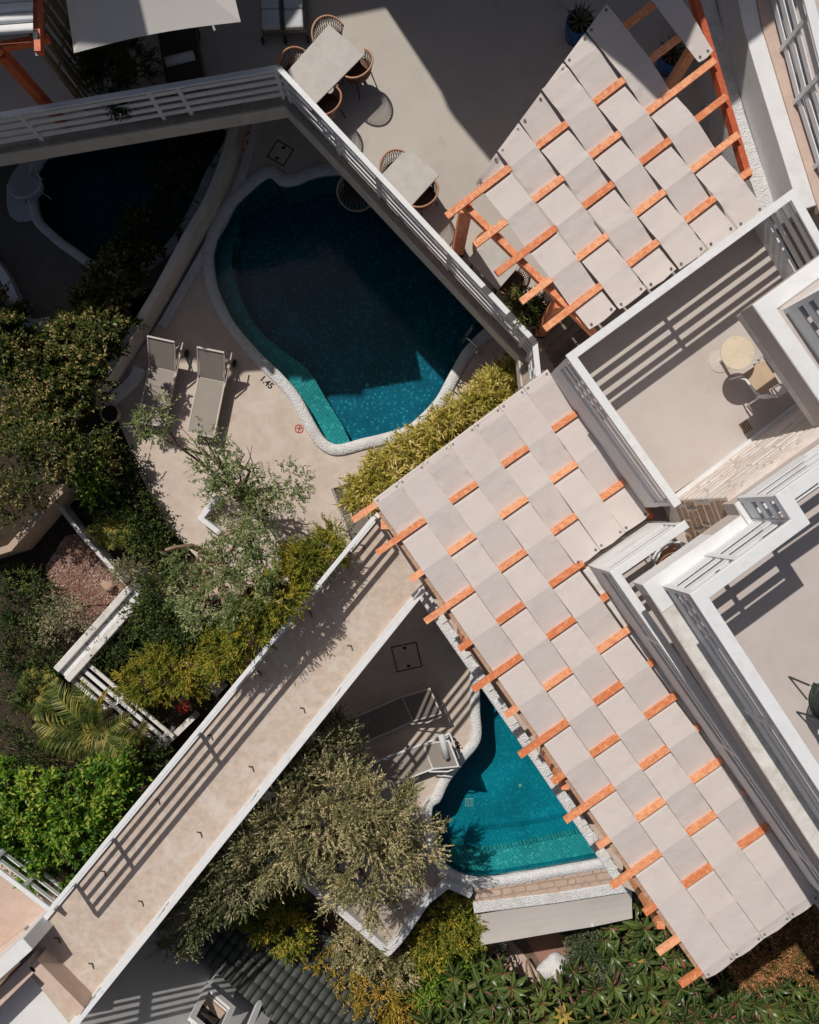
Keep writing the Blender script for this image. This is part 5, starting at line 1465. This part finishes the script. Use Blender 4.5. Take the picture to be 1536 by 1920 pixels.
# sparse olive tree by the loungers
t = plant('sparse_olive_tree', 'sparse young olive tree with bare crooked branches beside the loungers', 'tree', (468,955), 0.0,
      [(395,885,2.5,34,0.35),(420,915,2.4,34,0.35),(450,890,2.5,26,0.3),(460,945,2.3,32,0.3),(500,925,2.3,30,0.3),(545,915,2.4,34,0.12),(480,965,2.1,40,0.3),(420,850,2.5,24,0.2),(455,850,2.5,20,0.2),(385,810,2.6,22,0.2),(300,795,2.6,40,0.12),(265,800,2.5,18,0.1)], None, 'crown', (0.085, bark, dict(split=0.4, wig=0.12)), seed=8,
      K=150, twigs=5, tlen=0.26, lpt=12, llen=0.062, lwid=0.024, mat=G_sparse, jit=0.7, spread=0.8, shell=0.2, csize=0.06)
# crooked tree with pruned limbs
t = plant('pruned_olive_tree', 'olive tree with pale pruned limbs beside the lower deck corner', 'tree', (392,1040), -0.1,
      [(440,1010,3.6,42,0.4),(430,1058,3.9,44,0.4),(485,1015,3.9,36,0.3),(470,1100,4.1,46,0.4),(390,1135,3.6,44,0.4),(350,1110,2.8,34,0.3),(430,1155,4.0,38,0.3),(350,1060,2.4,34,0.3),(500,1060,4.1,30,0.3)], None, 'crown', (0.11, bark_pale, dict(split=0.55, wig=0.16)), seed=12,
      K=115, twigs=8, tlen=0.26, lpt=12, llen=0.060, lwid=0.023, mat=G_sparse, jit=0.7, spread=0.85, shell=0.3, csize=0.07)
m = MB()
for pts, r0 in (([(392,1040,1.6),(360,1024,2.3),(325,1028,2.7),(311,1031,2.9)], 0.06), ([(395,1040,1.5),(408,1060,2.4),(418,1095,3.0),(425,1125,3.5)], 0.055), ([(390,1045,1.5),(388,1080,2.3),(388,1110,2.8),(380,1145,3.2)], 0.035), ([(385,1045,1.5),(370,1065,1.8),(355,1085,2.0)], 0.03), ([(400,1020,1.4),(430,1000,2.0),(455,985,2.4)], 0.05)):
    m.tube([W(*p) for p in pts], [r0*1.3, r0, r0*0.8, r0*0.5][:len(pts)], 8)
m.build('bare_limb', bark_pale, t, smooth=True)
# juniper hedge along the walkway
jg = 'yellow green junipers along the walkway'
JK = dict(twigs=12, tlen=0.27, lpt=16, llen=0.055, lwid=0.017, mat=G_jun, jit=0.42, spread=0.55, upb=0.5, csize=0.03)
for lb, bx, bl, K in (
    ('yellow green juniper nearest the canopy beside the walkway', (600,1060), [(606,1035,3.3,32,0.5),(570,1062,3.5,38,0.5),(556,1042,3.0,26,0.4),(624,1005,3.0,16,0.3)], 130),
    ('yellow green juniper in the middle of the walkway hedge', (530,1120), [(532,1110,3.9,40,0.5),(500,1142,3.8,38,0.5),(548,1082,3.6,25,0.4)], 130),
    ('yellow green juniper at the lower end of the walkway hedge', (450,1210), [(464,1180,3.7,42,0.5),(434,1215,3.5,38,0.5),(412,1242,2.6,26,0.4)], 140),
    ('spreading yellow green juniper above the red flower', (315,1265), [(280,1275,0.9,48,0.4),(330,1255,1.0,50,0.45),(355,1280,0.8,30,0.3),(300,1235,0.9,34,0.35)], 190),
): plant('juniper', lb, 'shrub', bx, -0.2, bl, jg, 'foliage', (0.05, bark, BR), seed=K, **dict(JK, K=int(K*0.62)))
plant('leafy_shrub', 'dark leafy shrub between the gravel bed and the juniper hedge', 'shrub', (330,1150), -0.2, [(310,1120,0.7,55,0.5),(335,1175,0.8,50,0.5),(280,1160,0.5,45,0.4),(370,1200,0.7,35,0.4)], None, 'foliage', (0.05, bark, BR), seed=31,
      K=240, twigs=6, tlen=0.2, lpt=7, llen=0.06, lwid=0.032, mat=G_dark, jit=0.8, csize=0.07)
plant('gravel_shrub', 'grey green low bush growing across the gravel bed', 'shrub', (150,1130), -0.15, [(110,1152,0.5,34,0.2),(140,1150,0.5,30,0.22),(85,1170,0.4,24,0.2),(245,1068,0.5,26,0.22)], None, 'foliage', (0.035, bark_pale, dict(split=0.3, wig=0.15)), seed=33,
      K=60, twigs=6, tlen=0.22, lpt=10, llen=0.055, lwid=0.018, mat=G_oliveg, jit=0.7, shell=0.2)
plant('bed_shrub', 'dark shrub filling the bed behind the slatted bench', 'shrub', (210,1220), -0.2, [(200,1215,0.2,45,0.3),(245,1190,0.3,40,0.35),(260,1320,0.2,35,0.2),(390,1290,0.2,30,0.3)], None, 'foliage', (0.03, bark, BR), seed=35,
      K=140, twigs=6, tlen=0.16, lpt=7, llen=0.05, lwid=0.026, mat=G_dark, jit=0.8, csize=0.07)
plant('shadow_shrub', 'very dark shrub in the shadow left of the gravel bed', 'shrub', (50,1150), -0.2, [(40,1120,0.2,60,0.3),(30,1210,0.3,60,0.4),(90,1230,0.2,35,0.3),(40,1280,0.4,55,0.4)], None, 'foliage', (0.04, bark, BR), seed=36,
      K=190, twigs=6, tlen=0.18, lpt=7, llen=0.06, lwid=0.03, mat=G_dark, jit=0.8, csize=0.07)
# bright green tree at the lower left
plant('green_tree', 'dense bright green tree between the palm and the walkway', 'tree', (120,1560), -0.2, [(70,1530,2.0,85,0.8),(150,1520,2.1,75,0.8),(120,1590,2.0,85,0.7),(200,1470,1.8,50,0.6),(30,1470,1.7,55,0.6),(60,1600,1.6,55,0.6),(225,1450,1.5,35,0.4)], None, 'crown', (0.10, bark, dict(split=0.4)), seed=40,
      K=250, twigs=10, tlen=0.24, lpt=8, llen=0.115, lwid=0.050, mat=G_green, jit=0.55, spread=0.7, csize=0.04)
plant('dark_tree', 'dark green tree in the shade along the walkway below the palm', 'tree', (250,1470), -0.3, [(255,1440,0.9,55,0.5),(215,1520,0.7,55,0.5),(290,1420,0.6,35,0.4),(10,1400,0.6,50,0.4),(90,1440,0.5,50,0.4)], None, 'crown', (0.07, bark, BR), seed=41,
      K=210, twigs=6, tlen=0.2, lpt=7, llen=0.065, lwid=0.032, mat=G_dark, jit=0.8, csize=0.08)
# large olive tree
t = plant('big_olive_tree', 'big silvery olive tree spreading between the walkway and the teal pool', 'tree', (640,1600), 0.0,
      [(560,1560,2.6,80,0.7),(640,1520,2.8,85,0.7),(720,1545,2.7,85,0.7),(770,1590,2.4,62,0.6),(690,1620,2.5,80,0.6),(600,1480,2.6,60,0.5),(500,1600,2.4,60,0.6),(650,1670,2.2,45,0.4),(730,1500,2.6,40,0.4),(560,1470,2.2,40,0.4),(712,1700,1.6,26,0.25),(800,1570,2.2,35,0.4)], None, 'crown', (0.16, bark, dict(split=0.4, wig=0.15)), seed=50,
      K=215, twigs=13, tlen=0.42, lpt=17, llen=0.066, lwid=0.021, mat=G_olive, jit=0.38, spread=0.55, shell=0.45, csize=0.035)
plant('olive_tree', 'greener olive tree leaning over the walkway railing at the lower left', 'tree', (420,1700), -0.8,
      [(440,1612,2.2,50,0.5),(480,1566,2.3,44,0.5),(402,1668,2.0,48,0.5),(355,1720,1.9,40,0.4),(330,1760,1.6,28,0.3),(450,1650,2.2,50,0.5)], None, 'crown', (0.10, bark, dict(split=0.5, wig=0.15)), seed=51,
      K=150, twigs=13, tlen=0.36, lpt=17, llen=0.062, lwid=0.021, mat=G_oliveg, jit=0.4, spread=0.6, shell=0.4, csize=0.035)
plant('olive_tree', 'dark green olive tree touching the shaded lounger beside the walkway', 'tree', (580,1430), 0.0,
      [(600,1400,2.0,52,0.5),(560,1440,2.1,48,0.5),(630,1370,1.8,32,0.35),(640,1420,1.8,34,0.35),(520,1480,2.0,40,0.4)], None, 'crown', (0.09, bark, dict(split=0.5, wig=0.12)), seed=52,
      K=105, twigs=13, tlen=0.36, lpt=17, llen=0.062, lwid=0.021, mat=G_oliveg, jit=0.4, spread=0.6, shell=0.4, csize=0.035)
# shrubs of the lower planting
YK = dict(twigs=9, tlen=0.24, lpt=10, llen=0.078, lwid=0.024, jit=0.55, spread=0.65, csize=0.035)
for nm, lb, bx, z, bl, K, mt in (
    ('yellow_shrub', 'yellow leaved shrub below the green tiled roof', (660,1850), -1.6, [(640,1830,-0.6,60,0.5),(700,1850,-0.5,60,0.5),(660,1900,-0.7,60,0.5),(600,1800,-0.5,40,0.4),(740,1900,-0.8,50,0.4)], 330, G_yel),
    ('green_shrub', 'feathery dark green shrub above the tiled roof', (520,1730), -1.0, [(500,1710,0.3,48,0.4),(540,1750,0.1,40,0.35),(465,1690,0.3,40,0.4),(550,1690,0.0,30,0.3)], 170, G_jun),
    ('yellow_shrub', 'yellow green bushy shrub left of the awning', (860,1730), -1.5, [(860,1720,-0.3,42,0.4),(830,1745,-0.4,42,0.4),(880,1750,-0.4,28,0.3),(800,1770,-0.6,40,0.4)], 190, G_jun),
    ('green_shrub', 'plain green shrub below the pointed planter corner', (820,1800), -2.0, [(820,1810,-0.9,45,0.4),(790,1840,-1.0,45,0.4),(860,1790,-1.0,34,0.35)], 150, G_green),
    ('dry_shrub', 'dry grey green tuft at the pointed planter corner', (690,1790), -1.0, [(690,1780,0.0,38,0.3),(650,1770,-0.1,30,0.25),(740,1810,-0.4,36,0.3)], 110, G_olive),
    ('dark_juniper', 'dark grey green juniper beside the awning', (1120,1790), -2.4, [(1110,1770,-1.0,44,0.4),(1135,1810,-1.1,40,0.4),(1090,1750,-1.1,32,0.3)], 200, G_grey),
    ('russet_shrub', 'russet flowering shrub under the lower corner of the long canopy', (1450,1770), -1.6, [(1440,1770,-0.4,56,0.4),(1500,1740,-0.3,56,0.4),(1400,1800,-0.6,40,0.35),(1530,1790,-0.5,50,0.4)], 330, G_red),
    ('terrace_shrub', 'potted flowering shrub at the foot of the orange post', (992,592), ZT+0.35, [(985,580,ZT+0.85,22,0.25),(1003,590,ZT+0.8,18,0.22)], 40, G_hedge),
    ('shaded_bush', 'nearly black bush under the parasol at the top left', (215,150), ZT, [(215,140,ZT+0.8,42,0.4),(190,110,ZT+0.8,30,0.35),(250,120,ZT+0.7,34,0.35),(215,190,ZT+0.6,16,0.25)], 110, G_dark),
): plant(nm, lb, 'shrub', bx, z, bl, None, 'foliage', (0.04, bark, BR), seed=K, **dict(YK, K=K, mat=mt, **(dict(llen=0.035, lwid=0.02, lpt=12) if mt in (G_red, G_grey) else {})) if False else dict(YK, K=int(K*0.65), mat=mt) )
# bamboo hedge: a row of separate clumps
bg_ = 'bamboo clumps of the hedge beside the long canopy'
pos = [(692,920),(730,886),(772,856),(813,822),(858,790),(902,760),(942,728),(976,698)]
nmz = ['lowest bamboo clump of the hedge, by the white pot', 'second bamboo clump from the lower end of the hedge', 'third bamboo clump from the lower end of the hedge', 'fourth bamboo clump from the lower end of the hedge',
       'fourth bamboo clump from the timber steps', 'third bamboo clump from the timber steps', 'second bamboo clump from the timber steps', 'highest bamboo clump of the hedge, by the timber steps']
for (px, py), lb in zip(pos, nmz):
    b = W(px-6, py+8, 0); t = thing('bamboo', lb, 'bamboo', b, 0, bg_)
    r = random.Random(px); bl = pxblobs([(px, py, 2.3, 34, 0.45), (px+16, py-20, 2.3, 28, 0.4), (px-12, py+14, 2.2, 26, 0.4), (px+18, py+12, 2.2, 24, 0.4)])
    for k in range(7):
        x = b.x + r.uniform(-.2, .2); y = b.y + r.uniform(-.2, .2)
        MB().tube([(x, y, 0), (x + r.uniform(-.1, .1), y + r.uniform(-.1, .1), 1.4), (x + r.uniform(-.3, .3), y + r.uniform(-.3, .3), 2.5)], [0.016, 0.013, 0.005], 6).build('cane', bark_pale, t)
    foliage('foliage', bl, 70, 9, 0.24, 8, 0.13, 0.025, G_bam, t, jit=0.6, spread=0.7, upb=0.6, csize=0.04, curl=0.1)

# palms
def frond_mesh(name, L, n, ll, mat, droop=0.6, seed=0, lw=0.022):
    r = np.random.default_rng(seed); m = MB()
    pts = []
    for k in range(9):
        f = k/8; pts.append(Vector((0, L*f*(1-0.12*f), 0.55*L*f - droop*L*f*f)))
    m.tube(pts, [0.018*(1-0.8*k/8)+0.003 for k in range(9)], 5)
    for i in range(n):
        f = 0.12 + 0.88*i/(n-1); q = f*8; k = min(7, int(q)); p = pts[k].lerp(pts[k+1], q-k)
        d = (pts[k+1]-pts[k]).normalized(); l = ll*(0.45+0.75*math.sin(math.pi*min(1, f*0.9+0.08)))
        for s in (-1, 1):
            v = (d*0.65 + Vector((s, 0, 0.25 + r.normal(0, .12)))).normalized(); v.y += r.normal(0, .08)
            w = d*lw*0.5; tip = p + v*l + Vector((0, 0, -0.18*l)); mid = p + v*l*0.5 + Vector((0, 0, 0.03))
            m.add([p - w, mid - w*1.2, tip, mid + w*1.2, p + w], [(0,1,3,4),(1,2,3)])
    me = bpy.data.meshes.new(name); me.from_pydata(m.v, [], m.f); me.update(); me.materials.append(mat); return me
def palm(label, px, py, z, trunk_h, fronds, L, ll, mat, seed, n=26, name='palm'):
    c = W(px, py, z + trunk_h); t = thing(name, label, 'palm', (c.x, c.y, z)); r = random.Random(seed)
    if trunk_h > 0.05: MB().tube([(0, 0, 0), (0.02, 0, trunk_h*0.5), (0, 0, trunk_h)], [0.11, 0.10, 0.09], 10).build('trunk', bark, t, world=False)
    mes = [frond_mesh('frond', L, n, ll, mat, dr, seed+i) for i, dr in enumerate((0.35, 0.6, 0.85))]
    for ang, i, tilt, sc in fronds:
        o = bpy.data.objects.new('frond', mes[i]); COL.objects.link(o); o.parent = t
        o.location = (0, 0, trunk_h); o.rotation_euler = (math.radians(tilt), r.uniform(-.25, .25), math.radians(ang)); o.scale = (sc, sc, sc)
    return t
palm('palm with long green fronds in the lower left garden', 190, 1375, -0.2, 1.6, [(75, 0, 0, 1.1), (95, 1, 0, 1.15), (45, 1, 5, 1.2), (25, 1, 0, 1.0), (115, 2, 0, 1.0), (60, 2, -10, 0.9), (140, 2, 0, 0.8), (-160, 1, 0, 0.75), (-130, 0, 0, 0.8), (-100, 1, 0, 0.7), (5, 0, 10, 0.7), (-60, 1, 0, 0.6)], 1.35, 0.34, G_palm, 3, 34)
palm('cluster of golden drying palm fronds over the slatted bench', 250, 1400, -0.2, 1.3, [(80, 1, 0, 0.75), (40, 1, 0, 0.8), (10, 0, 0, 0.8), (-30, 1, 0, 0.65), (120, 2, 0, 0.7), (170, 1, 0, 0.5)], 1.0, 0.30, leaf_mat('golden_palm_leaf', (0.09, 0.08, 0.012), (0.20, 0.16, 0.03), None, 0.45, 0.2), 9, 28)
palm('single yellow palm shoot standing over the slatted bench', 178, 1352, -0.2, 1.5, [(-28, 0, 10, 1.0), (-24, 0, 20, 0.9)], 1.05, 0.10, G_palmy, 12, 24)
palm('low grassy palm in the shade right of the gravel bed', 215, 985, -0.2, 0.5, [(a, i % 3, 0, 0.8 + 0.03*(i % 5)) for i, a in enumerate(range(-180, 180, 24))], 0.75, 0.22, G_palm, 15, 24, 'small_palm')
palm('small dark palm at the left edge below the beige wall', 70, 1300, -0.2, 0.7, [(a, i % 3, 0, 0.8) for i, a in enumerate(range(-170, 180, 30))], 0.8, 0.25, G_palm, 17, 22, 'small_palm')

# broad leaved plants along the bottom edge: rosettes of large single leaves
mid = M('leaf_midrib', (0.34, 0.20, 0.11), 0.6, 0.2, 8, bump=0)
def broad_leaf(name, L, Wd, mat, arch, seed=0):
    m = []; f = []; N = 6
    for i in range(N+1):
        t_ = i/N; w = Wd*math.sin(math.pi*(t_**0.75))*0.5 + (0.012 if i == 0 else 0); z = arch*math.sin(math.pi*t_*0.8)*0.4 - arch*t_*t_*0.5; y = L*t_
        m += [(-w, y, z + w*0.30), (0, y, z), (w, y, z + w*0.30)]
    for i in range(N):
        a = i*3; f += [(a, a+1, a+4, a+3), (a+1, a+2, a+5, a+4)]
    nb = len(f); k0 = len(m)
    for i in range(N+1):
        v_ = m[i*3+1]; w = 0.007*(1 - i/N) + 0.002; m += [(-w, v_[1], v_[2]+0.004), (w, v_[1], v_[2]+0.004)]
    for i in range(N): a = k0+i*2; f.append((a, a+1, a+3, a+2))
    me = bpy.data.meshes.new(name); me.from_pydata(m, [], f); me.update(); me.materials.append(mat); me.materials.append(mid)
    me.polygons.foreach_set('use_smooth', [True]*len(f)); me.polygons.foreach_set('material_index', [0]*nb + [1]*N); return me
LB = [broad_leaf('leaf', 0.48, 0.135, G_broad, 0.14), broad_leaf('leaf', 0.54, 0.15, G_broad, 0.2), broad_leaf('leaf', 0.42, 0.13, G_broad, 0.08)]
LM = broad_leaf('leaf', 0.34, 0.08, G_maroon, 0.1); LY = broad_leaf('leaf', 0.3, 0.10, G_palmy, 0.12)
rb = random.Random(77)
reg = [(770,1850),(900,1800),(985,1850),(1060,1835),(1095,1800),(1140,1695),(1180,1655),(1230,1720),(1290,1800),(1330,1840),(1420,1825),(1560,1850),(1560,1960),(740,1960)]
spots = []
for row in range(10):
    y0 = 1676 + row*30; r_ = []
    x = 745 + (row % 2)*15
    while x < 1560:
        px_, py_ = x + rb.uniform(-6, 6), y0 + rb.uniform(-7, 7)
        if inside(px_, py_, reg): r_.append((px_, py_))
        x += 31
    spots.append(r_)
ordn = ['first', 'second', 'third', 'fourth', 'fifth', 'sixth', 'seventh', 'eighth', 'ninth', 'tenth', 'eleventh', 'twelfth', 'thirteenth', 'fourteenth', 'fifteenth', 'sixteenth', 'seventeenth', 'eighteenth', 'nineteenth', 'twentieth']
ordn += ['twenty %s' % o for o in ordn[:9]]
rown = {9: 'lowest row', 8: 'second row from the bottom', 7: 'third row from the bottom', 6: 'fourth row from the bottom', 5: 'fifth row from the bottom'}
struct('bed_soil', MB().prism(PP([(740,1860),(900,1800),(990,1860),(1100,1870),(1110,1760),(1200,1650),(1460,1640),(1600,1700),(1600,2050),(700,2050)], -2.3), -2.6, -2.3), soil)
gc = pxblobs([(px_, py_, -1.7, 42, 0.25) for r_ in spots for px_, py_ in r_ if rb.random() < 0.6])
o = foliage('ground_cover', gc, 420, 5, 0.2, 5, 0.14, 0.06, G_dark, None, jit=0.8); tag(o, 'dark leafy undergrowth below the broad leaved plants', 'undergrowth', kind='stuff')
for ri, r_ in enumerate(spots):
    for ci, (x, y) in enumerate(r_):
        z = rb.uniform(-1.25, -0.4) + (0.25 if y < 1770 else 0)
        if ri in rown: lb = 'green broad leaved rosette, %s from left in the %s' % (ordn[ci], rown[ri])
        else: lb = 'green broad leaved rosette by the canopy beams, %s from left, %s row from top' % (ordn[ci], ordn[ri])
        c = W(x, y, z)
        t = thing('broadleaf_plant', lb, 'plant', (c.x, c.y, -2.3), rb.uniform(0, 6.28), 'broad leaved plants along the bottom edge')
        hgt = z + 2.3
        MB().tube([(rb.uniform(-.15, .15), rb.uniform(-.15, .15), 0), (0, 0, hgt*0.6), (0, 0, hgt)], [0.03, 0.022, 0.014], 6).build('stem', bark_pale, t, world=False)
        n = rb.randint(11, 15); big = rb.uniform(0.7, 1.3)
        for k in range(n):
            me = LM if rb.random() < 0.12 else (LY if rb.random() < 0.02 else rb.choice(LB))
            o = bpy.data.objects.new('leaf', me); COL.objects.link(o); o.parent = t
            o.location = (0, 0, hgt - 0.10 + 0.12*k/n)
            o.rotation_euler = (math.radians(2 + 48*(k/n) + rb.uniform(-10, 10)), rb.uniform(-.35, .35), k*2.39996 + rb.uniform(-.2, .2))
            s = big*rb.uniform(0.75, 1.1)*(1 - 0.35*k/n); o.scale = (s, s, s)
c = W(1056, 1900, -0.5)
t = thing('yellow_rosette', 'single yellow leaved rosette among the green broad leaves', 'plant', (c.x, c.y, -2.6))
MB().tube([(0, 0, 0), (0, 0, 2.1)], 0.02, 6).build('stem', bark_pale, t, world=False)
for k in range(7):
    o = bpy.data.objects.new('leaf', LY); COL.objects.link(o); o.parent = t; o.location = (0, 0, 2.1); o.rotation_euler = (math.radians(12+k*4), 0.1, k*2*math.pi/7)
# agaves in the blue pots
for px, py, lb in ((1088, 38, 'dark spiky agave in the blue pot at the top edge'), (1262, 98, 'dark spiky agave in the shaded blue pot')):
    c = W(px, py, ZT+0.5); t = thing('agave', lb, 'plant', (c.x, c.y, ZT+0.44)); me = broad_leaf('leaf', 0.36, 0.05, G_agave, 0.05)
    for k in range(26):
        o = bpy.data.objects.new('leaf', me); COL.objects.link(o); o.parent = t; o.rotation_euler = (math.radians(10 + 60*k/26), 0, k*2.39996)
# fallen leaves along the walkway edges
